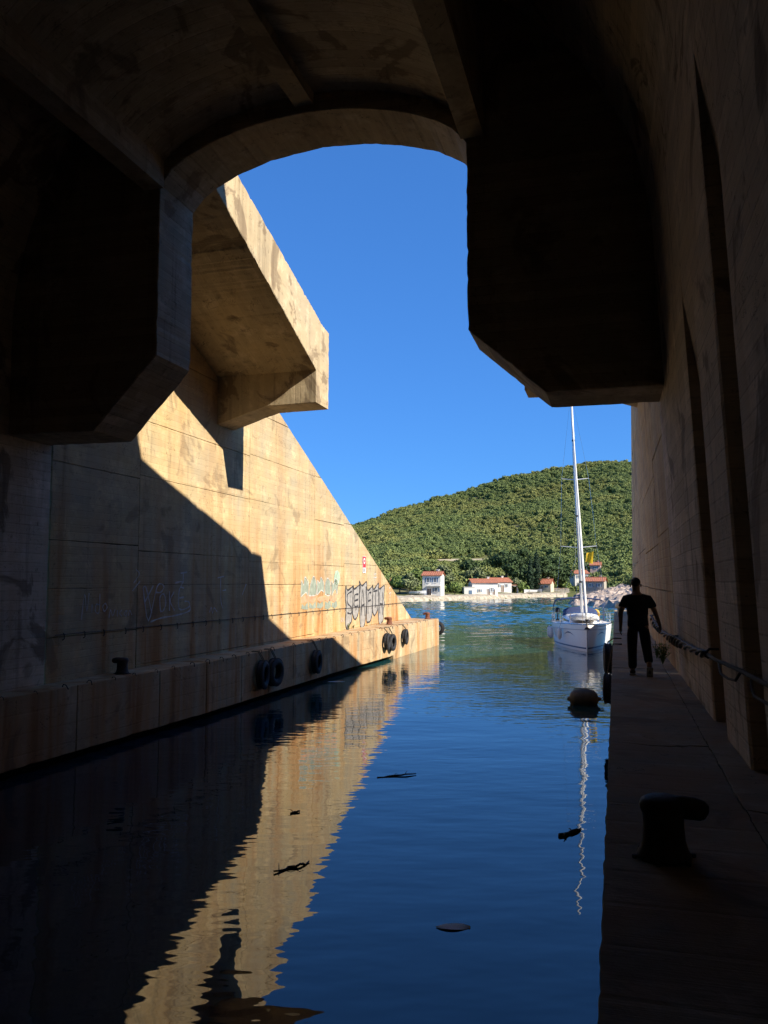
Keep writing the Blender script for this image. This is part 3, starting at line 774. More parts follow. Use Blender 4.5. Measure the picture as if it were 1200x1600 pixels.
def house(name, label, x, Y, wd, dp, hw, rh, wall, rz=0.0, wins=(), doors=(), hip=False, extra=None, z=None, group='houses on the far shore', left_wins=()):
    X = px(x, 0, Y); z0 = ground(X, Y) - 0.15 if z is None else z
    t = empty(name, (X, Y, z0), rz, label, 'house', group)
    a, b = wd / 2, dp / 2
    m = MB().add([(-a, -b, -1.2), (a, -b, -1.2), (a, b, -1.2), (-a, b, -1.2), (-a, -b, hw), (a, -b, hw), (a, b, hw), (-a, b, hw), (-a, 0, hw + rh * .93), (a, 0, hw + rh * .93)],
                 [(0, 1, 5, 4), (1, 2, 6, 9, 5), (2, 3, 7, 6), (3, 0, 4, 8, 7), (0, 3, 2, 1)])
    m.build('wall', wall, t)
    e = 0.28
    rf = MB()
    # corrugated tile courses running down each slope
    n = max(6, int(wd / 0.34))
    for sgn in (-1, 1):
        P = []
        for k in range(n * 2 + 1):
            xx = -a - e + (wd + 2 * e) * k / (n * 2); up = 0.05 if k % 2 else 0.0
            P.append([(xx, 0, hw + rh + 0.09 + up), (xx, sgn * (b + e), hw - e * rh / b + 0.09 + up), (xx, sgn * (b + e), hw - e * rh / b - 0.03), (xx, 0, hw + rh - 0.03)])
        rf.grid(P)
    rfo = rf.build('roof', M['tiles'], t)
    MB().tube([(-a - e, 0, hw + rh + 0.12), (a + e, 0, hw + rh + 0.12)], 0.10, 7).build('ridge_cap', M['tiles'], rfo)
    MB().box((a * 0.45, b * 0.25, hw + rh * 0.9), (0.45, 0.45, 1.1)).box((a * 0.45, b * 0.25, hw + rh * 0.9 + 0.6), (0.6, 0.6, 0.1)).build('chimney', wall, rfo)
    def opening(nm, px_, pz, w_, h_, side=0, shut=True):
        f = MB(); th = 0.09
        def place(dx, dz, sx, sz, d0, d1):
            if side == 0: f.box((px_ + dx, -b - (d0 + d1) / 2, pz + dz), (sx, d1 - d0, sz))
            else: f.box((-a - (d0 + d1) / 2, px_ + dx, pz + dz), (d1 - d0, sx, sz))
        place(0, h_ / 2 + th / 2, w_ + 2 * th, th, -0.05, 0.06); place(0, -h_ / 2 - th / 2, w_ + 2 * th + .1, th, -0.05, 0.10)
        place(-w_ / 2 - th / 2, 0, th, h_, -0.05, 0.06); place(w_ / 2 + th / 2, 0, th, h_, -0.05, 0.06); place(0, 0, 0.05, h_, -0.05, 0.035)
        fo = f.build(nm, M['frame_w'], t)
        f = MB(); place(0, 0, w_, h_, -0.05, 0.012); f.build('pane' if nm == 'window' else 'door_leaf', M['glass'] if nm == 'window' else M['wood'], fo)
        if shut and nm == 'window':
            for sd in (-1, 1):
                f = MB(); place(sd * (w_ / 2 + th + w_ * .26), 0, w_ * .5, h_, 0.0, 0.04); f.build('shutter', M['shutter'], fo)
    for q in wins: opening('window', *q)
    for q in left_wins: opening('window', *q, side=1, shut=False)
    for q in doors: opening('door', *q)
    if extra: extra(t, a, b, hw)
    return t
def balcony(t, a, b, hw):
    MB().box((0.5, -b - 0.55, 2.05), (2 * a - 0.9, 1.1, 0.12)).build('balcony', M['render_w'], t)
    for x_ in (-a + 0.9, 0.5, a + 0.1):
        MB().tube([(x_, -b - 1.02, 2.1), (x_, -b - 1.02, 2.75)], 0.03, 6).build('railing_post', M['frame_w'], t)
    MB().tube([(-a + 0.9, -b - 1.02, 2.75), (a + 0.1, -b - 1.02, 2.75)], 0.03, 6).build('handrail', M['frame_w'], t)
house('tower_house', 'tall narrow two-storey house with red roof and first-floor balcony at the shore', 677, 166.5, 3.7, 3.4, 4.15, 0.6, M['render_w'], R(-16),
      wins=[(-0.7, 3.15, .5, .85), (0.7, 3.15, .5, .85), (0.9, 1.3, .6, .8)], doors=[(-0.5, 0.75, .8, 1.5)], left_wins=[(0, 3.15, .5, .8), (0.2, 1.2, .5, .8)], extra=balcony)
def annex(t, a, b, hw):
    MB().box((-a - 1.0, -b - 0.4, 0.55), (2.3, 2.4, 2.1)).build('annex', M['render_w'], t)
    MB().box((-a - 1.0, -b - 0.4, 1.66), (2.5, 2.6, 0.1)).build('annex_roof', M['render_w'], t)
    MB().box((-a - 0.8, -b - 1.62, 0.35), (0.7, 0.06, 1.3)).build('annex_door', M['shutter'], t)
house('white_house', 'long low white house with red roof and flat side annex right at the water', 754, 181.5, 5.6, 4.0, 2.65, 0.65, M['render_w'], R(7),
      wins=[(-1.3, 0.9, .45, .6), (1.4, 1.1, .4, .8)], doors=[(0.75, 0.65, .55, 1.25), (1.9, 0.6, .5, 1.2)], extra=annex, left_wins=[(0, 2.0, .6, .6)])
def porch(t, a, b, hw):
    n = 10; P = []
    for y in (-b + 0.2, -b + 0.5):
        row = [(a + 1.7, y, -0.6), (a + 1.7, y, 1.55), (a, y, 1.75), (a, y, -0.6)]; P.append(row)
    MB().grid([[(a + 0.0, -b + .3, 1.45), (a + 0.0, -b + .3, 1.75)], [(a + 1.9, -b + .3, 1.25), (a + 1.9, -b + .3, 1.55)]]).build('porch_lintel', M['render_w'], t)
    MB().box((a + 0.95, 0, 1.62), (2.0, 2 * b - 0.3, 0.12)).build('porch_roof', M['tiles'], t)
    for y in (-b + .4, b - .4): MB().box((a + 1.75, y, 0.45), (0.28, 0.28, 2.2)).build('porch_pillar', M['render_w'], t)
house('white_house', 'white house with red roof and pillared side porch, set back right of the long one', 779, 194, 4.6, 3.6, 2.4, 0.75, M['render_w'], R(18),
      wins=[(-1.1, 1.5, .5, .7), (0.9, 1.5, .5, .7)], doors=[(0.0, 0.8, .7, 1.6)], extra=porch)
house('stone_house', 'small stone house with red roof right of the cypresses', 849, 209, 4.2, 3.2, 2.1, 1.0, M['render_c'], R(-26),
      wins=[(-1.0, 1.3, .45, .6), (0.9, 1.3, .45, .6)], doors=[(0.0, 0.8, .6, 1.4)])
house('stone_house', 'low grey house with red roof just right of the mast', 930, 180, 3.9, 3.4, 2.3, 0.7, M['stone_w'], R(-24), z=1.5,
      wins=[(-0.9, 1.4, .5, .6), (0.9, 1.4, .5, .6)])
house('hill_house', 'pale house with pinkish roof up the slope directly behind the mast', 904, 225, 3.9, 3.6, 2.3, 0.7, M['render_w'], R(10), z=3.6,
      wins=[(-1.0, 1.4, .6, .7), (1.0, 1.4, .6, .7)])
house('hill_house', 'small pink house highest on the slope right of the mast', 930, 240, 2.9, 3.0, 2.0, 0.7, M['pink'], R(-18), z=6.4, wins=[(0, 1.2, .6, .6)])
sh = empty('open_shelter', (px(621, 0, 176), 176, 2.0), R(-8), 'open timber shelter with red roof at the far left of the shore', 'shelter')
for x_ in (-1.1, 1.1):
    for y_ in (-0.9, 0.9): MB().box((x_, y_, 0.7), (0.14, 0.14, 2.6)).build('post', M['wood'], sh)
MB().add([(-1.5, -1.3, 1.95), (1.5, -1.3, 1.95), (1.5, 1.3, 1.95), (-1.5, 1.3, 1.95), (-1.5, 0, 2.5), (1.5, 0, 2.5)], [(0, 1, 5, 4), (3, 4, 5, 2), (0, 4, 3), (1, 2, 5), (0, 3, 2, 1)]).build('roof', M['tiles'], sh)
# low garden walls of dry stone
for (x0, x1, Y, h, lab) in ((640, 662, 165, 1.1, 'low dry-stone garden wall left of the tower house'), (862, 888, 211, 1.3, 'long dry-stone wall right of the small stone house')):
    wl = MB(); g = random.Random(int(x0)); X0, X1 = px(x0, 0, Y), px(x1, 0, Y); n = int((X1 - X0) / 0.5)
    we = empty('stone_wall', ((X0 + X1) / 2, Y, 0.9), 0, lab, 'wall')
    MB().box((0, 0, h / 2 - 0.3), (X1 - X0, 0.5, h)).build('wall_body', M['stone_w'], we)
    for k in range(n): MB().box((X0 - (X0 + X1) / 2 + (k + .5) * 0.5, 0, h - 0.27), (0.46, 0.62 + g.uniform(-.08, .08), 0.2 + g.uniform(-.05, .08))).build('coping_stone', M['limestone'], we)
# small boats drawn up on the far beach
def dinghy_hull(L_, B_, H_):
    P = []
    for k in range(9):
        u = k / 8; b = B_ / 2 * math.sin(PI * (0.5 * min(1, u * 1.5))) * (1 if u < .9 else .95); sh_ = H_ * (1.15 - 0.25 * u)
        P.append([(-b, u * L_, sh_), (-b * .8, u * L_, H_ * .4), (0, u * L_, 0), (b * .8, u * L_, H_ * .4), (b, u * L_, sh_), (b * .85, u * L_, sh_ - .02), (0, u * L_ + .0, H_ * .25), (-b * .85, u * L_, sh_ - .02), (-b, u * L_, sh_)])
    return MB().grid(P)
M['gel'] = plain('white_gelcoat', (0.74, 0.72, 0.68), 0.28, var=0.05)
for (x, Y, rz, lab) in ((666, 163.6, R(70), 'small white rowing boat pulled up below the tower house'), (818, 192.5, R(-60), 'white boat drawn up under the cypresses'), (846, 199.5, R(40), 'little grey-white boat on the beach below the stone house')):
    X = px(x, 0, Y); bo = empty('rowing_boat', (X, Y, max(ground(X, Y), 0.7) + 0.2), rz, lab, 'boat', 'boats drawn up on the far shore')
    dinghy_hull(3.4, 1.5, 0.75).build('hull', M['gel'], bo)
    for y_ in (1.2, 2.3): MB().box((0, y_, 0.55), (1.2, 0.25, 0.05)).build('thwart', M['wood'], bo)

# ------------------------------------------------------------------ tyres hung as fenders
def tyre_mesh():
    prof = []
    Ro, Ri, Wd = 0.44, 0.235, 0.125
    for (r, z) in ((Ri, .06), (Ri + .02, .105), (Ri + .09, .135), (Ro - .07, .128), (Ro - .02, .105), (Ro, .07), (Ro, .028), (Ro - .014, .022), (Ro - .014, -.022), (Ro, -.028), (Ro, -.07), (Ro - .02, -.105), (Ro - .07, -.128), (Ri + .09, -.135), (Ri + .02, -.105), (Ri, -.06), (Ri + .03, -.03), (Ri + .10, 0), (Ri + .03, .03)):
        prof.append((r, z))
    m = MB().lathe(prof, 36, None, True)
    for k in range(36):                                  # tread lugs
        a = 2 * PI * k / 36
        for zz in (.07, -.07):
            m.box((math.cos(a) * (Ro + .004), math.sin(a) * (Ro + .004), zz), (0.025, 0.045, 0.055), Matrix.Rotation(a, 3, 'Z'))
    return m.mesh('tyre', False)
TY = tyre_mesh(); TY.materials.append(M['rubber'])
def tyre(s, tface, z, label, yaw=0.0, tilt=0.0, top=ZQ, side=1, scale=1.0):
    t0 = tface + side * 0.15
    e = empty('tyre_fender', W(s, t0, z), 0, label, 'tyre', 'tyres hung along the channel sides')
    o = link('tyre', TY, None, e)
    # wheel axis across the channel
    o.rotation_euler = Matrix.Rotation(-TH + yaw, 3, 'Z').to_euler() if False else (Matrix.Rotation(-TH + yaw, 3, 'Z') @ Matrix.Rotation(R(90) + tilt, 3, 'Y')).to_euler()
    o.scale = (scale,) * 3
    rp = W(s, t0, z)
    a = Vector((0, 0, 0.36 * scale)); out = W(0, -side * 0.17, 0); 
    for ds in (-0.05, 0.05):
        d = W(ds, 0, 0)
        MB().tube([a + d * .5, a + d + Vector((0, 0, .12)), Vector((0, 0, top - z + .012)) + out * 0.9 + d, Vector((0, 0, top - z + .012)) + out * 2.2 + d], 0.016, 6).build('rope', M['rope'], e)
tyre(24.6, qe(24.6), 0.86, 'nearer of the paired tyres on the shaded quay face', R(8), scale=1.0)
tyre(25.55, qe(25.55), 0.84, 'farther of the paired tyres on the shaded quay face', R(-6), scale=1.0)
tyre(29.4, qe(29.4), 0.82, 'single tyre on the shaded quay face before the sunlit part', R(4), scale=0.95)
tyre(38.3, qe(38.3), 0.95, 'first of the paired tyres on the sunlit quay face', R(5), scale=0.88)
tyre(39.05, qe(39.05), 0.86, 'second, lower tyre of the sunlit pair', R(-7), scale=0.88)
tyre(41.4, qe(41.4), 0.98, 'single sunlit tyre between the pair and the quay end', R(2), scale=0.86)
# end of the quay
e = empty('tyre_fender', W(49.45, -10.35, 0.98), 0, 'tyre hung edge-on at the outer corner of the quay', 'tyre', 'tyres hung along the channel sides')
o = link('tyre', TY, None, e); o.rotation_euler = (Matrix.Rotation(-TH + R(78), 3, 'Z') @ Matrix.Rotation(R(90), 3, 'Y')).to_euler(); o.scale = (.9,) * 3
MB().tube([(0, 0, .34), W(-.05, -.02, .59), W(-.45, -.1, .61)], 0.016, 6).build('rope', M['rope'], e)
tyre(24.6, -0.10, 1.62, 'upper tyre hung on the walkway side near the yacht bow', R(3), top=ZR, side=-1, scale=0.95)
tyre(22.4, -0.10, 1.05, 'lower tyre hung on the walkway side behind the man', R(-3), top=ZR, side=-1, scale=0.85)

# ------------------------------------------------------------------ mooring bollards with a hooked horn
BP = MB().lathe([(0.0, 0.0), (.17, 0.0), (.165, .03), (.148, .06), (.134, .11), (.126, .2), (.128, .27), (.142, .30), (.146, .33), (.136, .362), (.10, .382), (.05, .39), (0, .392)], 26).mesh('post', True)
BH = MB().tube([(.03, 0, .318), (.12, 0, .322), (.19, 0, .318), (.235, 0, .308), (.262, 0, .298), (.272, 0, .294)], [.072, .072, .070, .064, .046, .015], 16).mesh('horn', True)
def bollard(loc, rz, label, sc, mat):
    e = empty('mooring_bollard', loc, rz, label, 'bollard', 'hooked mooring bollards')
    for src, nm in ((BP, 'post'), (BH, 'horn')):
        me = src.copy(); me.materials.clear(); me.materials.append(mat); link(nm, me, None, e).scale = (sc,) * 3
    for k in range(6):
        a = k * PI / 3 + .3
        MB().lathe([(0, .0), (.016, .0), (.016, .022), (0, .024)], 6, Matrix.Translation((.19 * math.cos(a), .19 * math.sin(a), 0))).build('bolt', mat, e).scale = (sc,) * 3
bollard(W(5.30, 0.24, ZR), -TH, 'big dark bollard on the near walkway, hook turned to the wall', 0.92, M['dark_iron'])
bollard(W(17.9, -11.52, ZQ), -TH + PI, 'dark bollard on the shaded quay, hook turned to the wall', 1.0, M['dark_iron'])
bollard(W(41.6, -11.25, ZQ), -TH + PI, 'rusty bollard on the sunlit quay above the tyres', 1.0, M['iron'])
bollard(W(48.4, -10.75, ZQ), -TH + PI, 'rusty bollard at the outer end of the quay', 1.0, M['iron'])

# ------------------------------------------------------------------ chain and rope along the right wall
CH = [(23.0, 2.86), (21.5, 2.78), (19.0, 2.74), (16.5, 2.77), (14.2, 2.83), (12.6, 2.89), (11.3, 2.93), (9.9, 2.99)]
chain = empty('wall_cable', W(16, 0.8, 2.8), 0, 'two dark cables twisted loosely together along the right-hand wall beside the man', 'cable')
def chz(s):
    for (a, b), (c, d) in zip(CH[::-1], CH[::-1][1:]):
        if a <= s <= c: return b + (d - b) * (s - a) / (c - a)
    return CH[0][1]
base = W(16, 0.8, 2.8)
for ph in (0.0, PI):                                   # two strands twisted loosely round each other
    P = []; s = 9.9
    while s <= 23.0:
        q = 2 * PI * (s + 0.25 * math.sin(s * 1.3)) / 1.35 + ph; am = 0.062 * (0.75 + 0.35 * math.sin(s * 0.9 + 1))
        P.append(W(s, tR(s, 3) - 0.10 + 0.03 * math.cos(q), chz(s) + am * math.sin(q)) - base); s += 0.07
    MB().tube(P, 0.021, 7).build('strand', M['dark_iron'], chain, True)
rope = empty('wall_rope', W(7, .8, 3), 0, 'dark rope continuing the twisted cables along the near wall, two loops hanging', 'rope')
rb = W(7, .8, 3)
def rp(pts, r, nm): MB().tube([W(s_, tR(s_, 3) - off, z_) - rb for s_, off, z_ in pts], r, 8).build(nm, M['rope'], rope, True)
rp([(9.95, .07, 2.985), (9.2, .08, 3.0), (8.4, .08, 3.03), (7.5, .07, 3.06), (6.6, .08, 3.085), (5.6, .09, 3.12), (4.4, .1, 3.2)], 0.019, 'rope_run')
rp([(8.85, .09, 3.0), (8.7, .1, 2.96), (8.5, .11, 2.93), (8.1, .1, 2.93), (7.7, .09, 2.96), (7.5, .08, 3.04)], 0.012, 'rope_loop')
rp([(6.85, .09, 3.06), (6.75, .1, 3.0), (6.6, .11, 2.97), (6.2, .1, 2.98), (5.7, .09, 3.0), (5.0, .09, 3.08)], 0.012, 'rope_loop')
for s_ in (22.9, 15.2, 10.0, 5.4):
    e = MB().tube([W(s_, tR(s_, 3) + .05, chz(s_) + .06) - base, W(s_, tR(s_, 3) - .05, chz(s_) + .06) - base, W(s_, tR(s_, 3) - .09, chz(s_) + .02) - base, W(s_, tR(s_, 3) - .09, chz(s_) - .03) - base], .016, 6).build('wall_hook', M['dark_iron'], chain)

# ------------------------------------------------------------------ rusty rod with hooks on the wing wall
rod = empty('wall_rod', W(30, TW + .03, 2.52), 0, 'long thin rusty rod with hooks running low along the wing wall', 'rod')
rb2 = W(30, TW + .03, 2.52)
MB().tube([W(15.9 + k * 1.05, TW + .035, 2.61 - .0025 * k * 1.05 + .008 * math.sin(k * 2.1)) - rb2 for k in range(31)], 0.009, 6).build('bar', M['dark_iron'], rod)
s = 16.2
hk2 = MB().tube([(0, .0, .03), (0, .03, .0), (0, .035, -.10), (.05, .035, -.12)], .011, 6).mesh('hook', True); hk2.materials.append(M['dark_iron'])
while s < 46:
    o = link('hook', hk2, None, rod); o.location = W(s, TW + .02, 2.61 - .0025 * (s - 15.9)) - rb2; o.rotation_euler = (0, 0, -TH - R(90) + random.uniform(-.3, .3)); s += random.uniform(0.7, 0.95)

# ------------------------------------------------------------------ paint and signs on the wing wall
def flat(name, col, rough=0.8, var=0.25): return plain(name, col, rough, var=var, scale=5)
M['p_black'] = flat('black_spray', (0.03, 0.028, 0.03)); M['p_silver'] = flat('silver_spray', (0.30, 0.28, 0.25)); M['p_teal'] = flat('teal_spray', (0.27, 0.30, 0.23))
M['p_pink'] = flat('pink_spray', (0.56, 0.30, 0.17)); M['p_white'] = flat('white_spray', (0.54, 0.50, 0.44)); M['p_red'] = flat('red_print', (0.50, 0.03, 0.05)); M['p_mint'] = flat('mint_spray', (0.36, 0.46, 0.33))
def wallpt(s_, z_, d=0.012): return W(s_, TW + d, z_)
def strokes(lines, wd, d, close=False):
    m = MB()
    for ln in lines:
        L_ = [Vector((a, b)) for a, b in ln]
        # smooth the hand-drawn line a little
        if len(L_) > 2:
            Q = []
            for i in range(len(L_) - 1):
                p0 = L_[max(i - 1, 0)]; p1 = L_[i]; p2 = L_[i + 1]; p3 = L_[min(i + 2, len(L_) - 1)]
                for u in (0, .25, .5, .75):
                    Q.append(0.5 * ((2 * p1) + (p2 - p0) * u + (2 * p0 - 5 * p1 + 4 * p2 - p3) * u * u + (3 * p1 - p0 - 3 * p2 + p3) * u ** 3))
            Q.append(L_[-1]); L_ = Q
        n = len(L_); P = []
        for i, p in enumerate(L_):
            dd = (L_[min(i + 1, n - 1)] - L_[max(i - 1, 0)]); dd = dd.normalized() if dd.length > 1e-6 else Vector((1, 0))
            nn = Vector((-dd.y, dd.x)) * wd / 2 * (0.8 + 0.3 * math.sin(i * 1.7))
            P.append([wallpt(p.x + nn.x, p.y + nn.y, d), wallpt(p.x - nn.x, p.y - nn.y, d)])
        m.grid(P)
    return m
def blobs(polys, d):
    m = MB()
    for pl in polys:
        m.add([wallpt(a, b, d) for a, b in pl], [tuple(range(len(pl)))])
    return m
# silver and black piece: six interlocked letters
gA = empty('graffiti', (0, 0, 0), 0, None, None, None, wing_l); gA['label'] = 'silver graffiti letters with black outlines'
sil = []; blk = []
x0, wL = 36.5, 1.10
for i, ch in enumerate('SEAFTH'):
    a = x0 + i * wL; b = a + wL * 1.06; lo_ = 1.74 + 0.12 * math.sin(i * 2.2) + (0.28 if i in (1, 4) else 0); hi = 3.62 - 0.10 * (i % 2) + (.16 if i == 2 else 0)
    mid = (lo_ + hi) / 2
    out = [(a, hi), (a + .35, hi - .18), (b, hi), (b - .08, mid + .3), (b - .02, mid), (b - .12, mid - .35), (b - .2, lo_ + .2), ((a + b) / 2 + .1, lo_ + .02), ((a + b) / 2 - .2, lo_ - .1), (a + .08, lo_ + .12), (a + .05, mid), (a, mid + .4)]
    gj = random.Random(70 + i); out = [(p_ + gj.uniform(-.07, .07), q_ + gj.uniform(-.09, .09)) for p_, q_ in out]
    sil.append(out); blk.append(out + [out[0]])
    inner = {'S': [[(b - .2, hi - .3), (a + .3, hi - .45), (a + .35, mid + .1), (b - .3, mid - .1), (b - .3, lo_ + .55), (a + .3, lo_ + .6)]],
             'E': [[(b - .25, hi - .35), (a + .3, hi - .4), (a + .3, lo_ + .5), (b - .35, lo_ + .5)], [(a + .3, mid + .05), (b - .3, mid + .1)]],
             'A': [[(a + .25, lo_ + .5), (a + .5, hi - .4), (b - .25, lo_ + .45)], [(a + .35, mid - .1), (b - .35, mid - .05)]],
             'F': [[(b - .25, hi - .3), (a + .35, hi - .4), (a + .35, lo_ + .4)], [(a + .35, mid + .15), (b - .35, mid + .2)]],
             'T': [[(a + .2, hi - .35), (b - .2, hi - .3)], [((a + b) / 2, hi - .3), ((a + b) / 2, lo_ + .35)]],
             'H': [[(a + .25, hi - .3), (a + .28, lo_ + .5)], [(b - .3, hi - .3), (b - .32, lo_ + .4)], [(a + .28, mid + .05), (b - .3, mid)]]}[ch]
    blk += inner
blobs(sil, 0.010).build('silver_fill', M['p_silver'], gA, fix=False)
strokes(blk, 0.10, 0.014).build('black_outline', M['p_black'], gA, fix=False)
# faded teal and pink piece
gB = empty('graffiti', (0, 0, 0), 0, None, None, None, wing_l); gB['label'] = 'faded teal and pink graffiti letters'
te = []; pk = []; ol = []
for i, ch in enumerate('MAOLO'):
    a = 30.9 + i * 0.92; b = a + 0.78
    top = [(a, 3.22), (a, 3.80), (a + .25, 3.66), (a + .42, 3.92), (b, 3.72), (b, 3.28), (a + .5, 3.40)] if i % 2 == 0 else [(a, 3.25), (a + .1, 3.72), (a + .4, 3.95), (b - .05, 3.78), (b, 3.3), (a + .4, 3.22)]
    bot = [(a, 2.66), (a + .05, 2.92), (a + .35, 2.84), (b - .1, 3.0), (b, 2.72), (a + .4, 2.62)]
    md = [(a - .05, 2.98), (a, 3.16), (a + .4, 3.22), (b + .05, 3.16), (b, 2.98), (a + .4, 2.92)]
    gj = random.Random(90 + i); top, bot, md = [[(p_ + gj.uniform(-.06, .06), q_ + gj.uniform(-.06, .06)) for p_, q_ in L_] for L_ in (top, bot, md)]
    te += [top, bot]; pk.append(md); ol += [top + [top[0]]]
blobs(te, 0.010).build('teal_fill', M['p_teal'], gB, fix=False)
blobs(pk, 0.010).build('pink_fill', M['p_pink'], gB, fix=False)
strokes(ol, 0.045, 0.0125).build('pale_outline', M['p_white'], gB, fix=False)
blobs([[(35.3 + .42 * math.cos(k * .7) * (1 + .2 * math.sin(k * 3)), 3.95 + .34 * math.sin(k * .7)) for k in range(9)]], 0.010).build('mint_patch', M['p_mint'], gB, fix=False)
# chalky outlines in the shade
gC = empty('graffiti', (0, 0, 0), 0, None, None, None, wing_l); gC['label'] = 'chalky outlined letters VOKE in the shade'
V = [[(19.45, 3.62), (19.75, 2.75), (20.15, 3.66), (20.5, 3.66), (20.35, 3.5), (20.1, 3.5)], [(19.45, 3.62), (19.6, 3.62), (19.9, 2.95)], [(19.55, 3.25), (19.95, 3.68)],
     [(20.35, 2.98), (20.3, 3.35), (20.5, 3.45), (20.62, 3.2), (20.5, 3.0), (20.35, 2.98)], [(20.8, 3.52), (20.82, 2.98)], [(21.05, 3.5), (20.85, 3.25), (21.1, 2.98)],
     [(21.6, 3.6), (21.35, 3.58), (21.35, 3.02), (21.9, 3.05), (21.9, 3.2), (21.65, 3.22)], [(21.35, 3.32), (21.62, 3.34)], [(19.85, 2.72), (20.4, 2.80), (21.2, 2.84), (21.95, 2.94), (21.95, 3.1)],
     [(21.4, 4.02), (21.75, 4.06)], [(21.55, 4.04), (21.55, 3.75)], [(21.1, 3.75), (21.5, 3.78), (21.4, 3.62)]]
strokes(V, 0.05, 0.012).build('chalk_line', M['p_white'], gC, fix=False)
gD = empty('graffiti', (0, 0, 0), 0, None, None, None, wing_l); gD['label'] = 'faint scrawled words on the darkest part of the wall'
Nn = [[(16.85, 2.9), (16.95, 3.5), (17.05, 3.1), (17.12, 3.52)], [(17.25, 3.05), (17.25, 3.25)], [(17.55, 3.5), (17.53, 3.05), (17.38, 3.1), (17.42, 3.25), (17.55, 3.22)], [(17.75, 3.06), (17.68, 3.18), (17.78, 3.26), (17.86, 3.16), (17.75, 3.06)],
      [(17.95, 2.9), (18.0, 3.1), (18.1, 2.95), (18.2, 3.1)], [(18.3, 2.92), (18.3, 3.08)], [(18.5, 3.08), (18.4, 3.0), (18.5, 2.92)], [(18.7, 3.06), (18.6, 2.98), (18.7, 2.92), (18.72, 3.06)], [(18.8, 2.92), (18.84, 3.06), (18.95, 2.94)],
      [(19.0, 3.75), (19.25, 3.98), (19.1, 4.1)], [(18.95, 3.55), (19.3, 3.8)], [(23.9, 3.95), (23.95, 3.2), (24.1, 2.95)], [(23.7, 3.9), (24.15, 3.95)], [(24.05, 3.5), (24.3, 3.52)], [(23.2, 2.85), (23.3, 3.0), (23.4, 2.82), (23.5, 2.98), (23.7, 2.85)], [(25.5, 3.35), (25.8, 3.7)]]
strokes(Nn, 0.036, 0.012).build('chalk_line', M['p_white'], gD, fix=False)
# small tags
gE = empty('graffiti', (0, 0, 0), 0, None, None, None, wing_l); gE['label'] = 'small pale marks beside the silver letters'
strokes([[(41.2, 4.15), (41.6, 4.18)], [(41.4, 4.18), (41.4, 3.8)], [(41.1, 3.98), (41.7, 4.0)], [(44.2, 3.4), (44.5, 3.5)], [(44.2, 3.1), (44.6, 3.2), (44.3, 2.9)], [(35.9, 1.95), (36.0, 2.15), (36.1, 1.95)], [(36.2, 2.15), (36.3, 1.95)]], 0.05, 0.012).build('chalk_line', M['p_white'], gE, fix=False)
# warning board
sg = empty('warning_sign', wallpt(39.4, 4.2), 0, 'narrow red and white warning board high on the sunlit wing wall', 'sign')
sb_ = wallpt(39.4, 4.2)
def plate(s0, s1, z0, z1, d0, d1, nm, mat, par):
    m = MB(); vs = [W(a, TW + d, z) - sb_ for d in (d0, d1) for z in (z0, z1) for a in (s0, s1)]
    m.add(vs, [(0, 1, 3, 2), (4, 6, 7, 5), (0, 4, 5, 1), (2, 3, 7, 6), (0, 2, 6, 4), (1, 5, 7, 3)]); return m.build(nm, mat, par)
sp_ = plate(39.15, 39.68, 4.20, 5.03, .012, .03, 'sign_plate', flat('sign_white', (0.62, 0.60, 0.57)), sg)
plate(39.17, 39.66, 4.47, 5.01, .0302, .033, 'red_panel', M['p_red'], sp_)
MB().add([W(39.415 + .15 * math.cos(k * PI / 8), TW + .0355, 4.79 + .15 * math.sin(k * PI / 8)) - sb_ for k in range(16)], [tuple(range(16))]).build('white_disc', flat('sign_white_b', (0.62, 0.60, 0.57)), sp_, fix=False)
plate(39.33, 39.50, 4.74, 4.84, .0358, .038, 'red_symbol', M['p_red'], sp_)
for k in range(3): plate(39.24, 39.60 - .05 * k, 4.38 - k * .06, 4.41 - k * .06, .0302, .032, 'text_line', M['p_black'], sp_)

# ------------------------------------------------------------------ the yacht
yacht = empty('sailing_yacht', (10.95, 45.3, 0), -R(10.5), 'white sailing yacht moored bow-on at the end of the walkway', 'yacht')
M['hullw'] = plain('hull_white', (0.88, 0.83, 0.76), 0.22, var=0.03, scale=1.5)
M['navy'] = plain('navy_canvas', (0.03, 0.045, 0.11), 0.85, var=0.15); M['navyp'] = plain('navy_paint', (0.035, 0.05, 0.12), 0.35)
M['steel'] = plain('stainless', (0.62, 0.62, 0.62), 0.22, metal=1.0, var=0.04); M['alu'] = plain('mast_aluminium', (0.74, 0.73, 0.70), 0.38, metal=0.35, var=0.04)
M['sail'] = plain('sailcloth', (0.72, 0.70, 0.64), 0.8, var=0.06); M['yellow'] = plain('yellow_plastic', (0.75, 0.42, 0.02), 0.5); M['grey'] = plain('grey_hypalon', (0.40, 0.40, 0.41), 0.6); M['blackp'] = plain('black_plastic', (0.02, 0.02, 0.022), 0.4)
LB, BB = 11.2, 3.55
def hb_(u):
    return BB / 2 * (math.sin(PI / 2 * min(1, u / 0.55)) ** 0.80 if u < 0.55 else 1 - 0.20 * ((u - .55) / .45) ** 2)
def sheer(u): return 1.46 - 0.42 * u + 0.18 * u * u
P = []
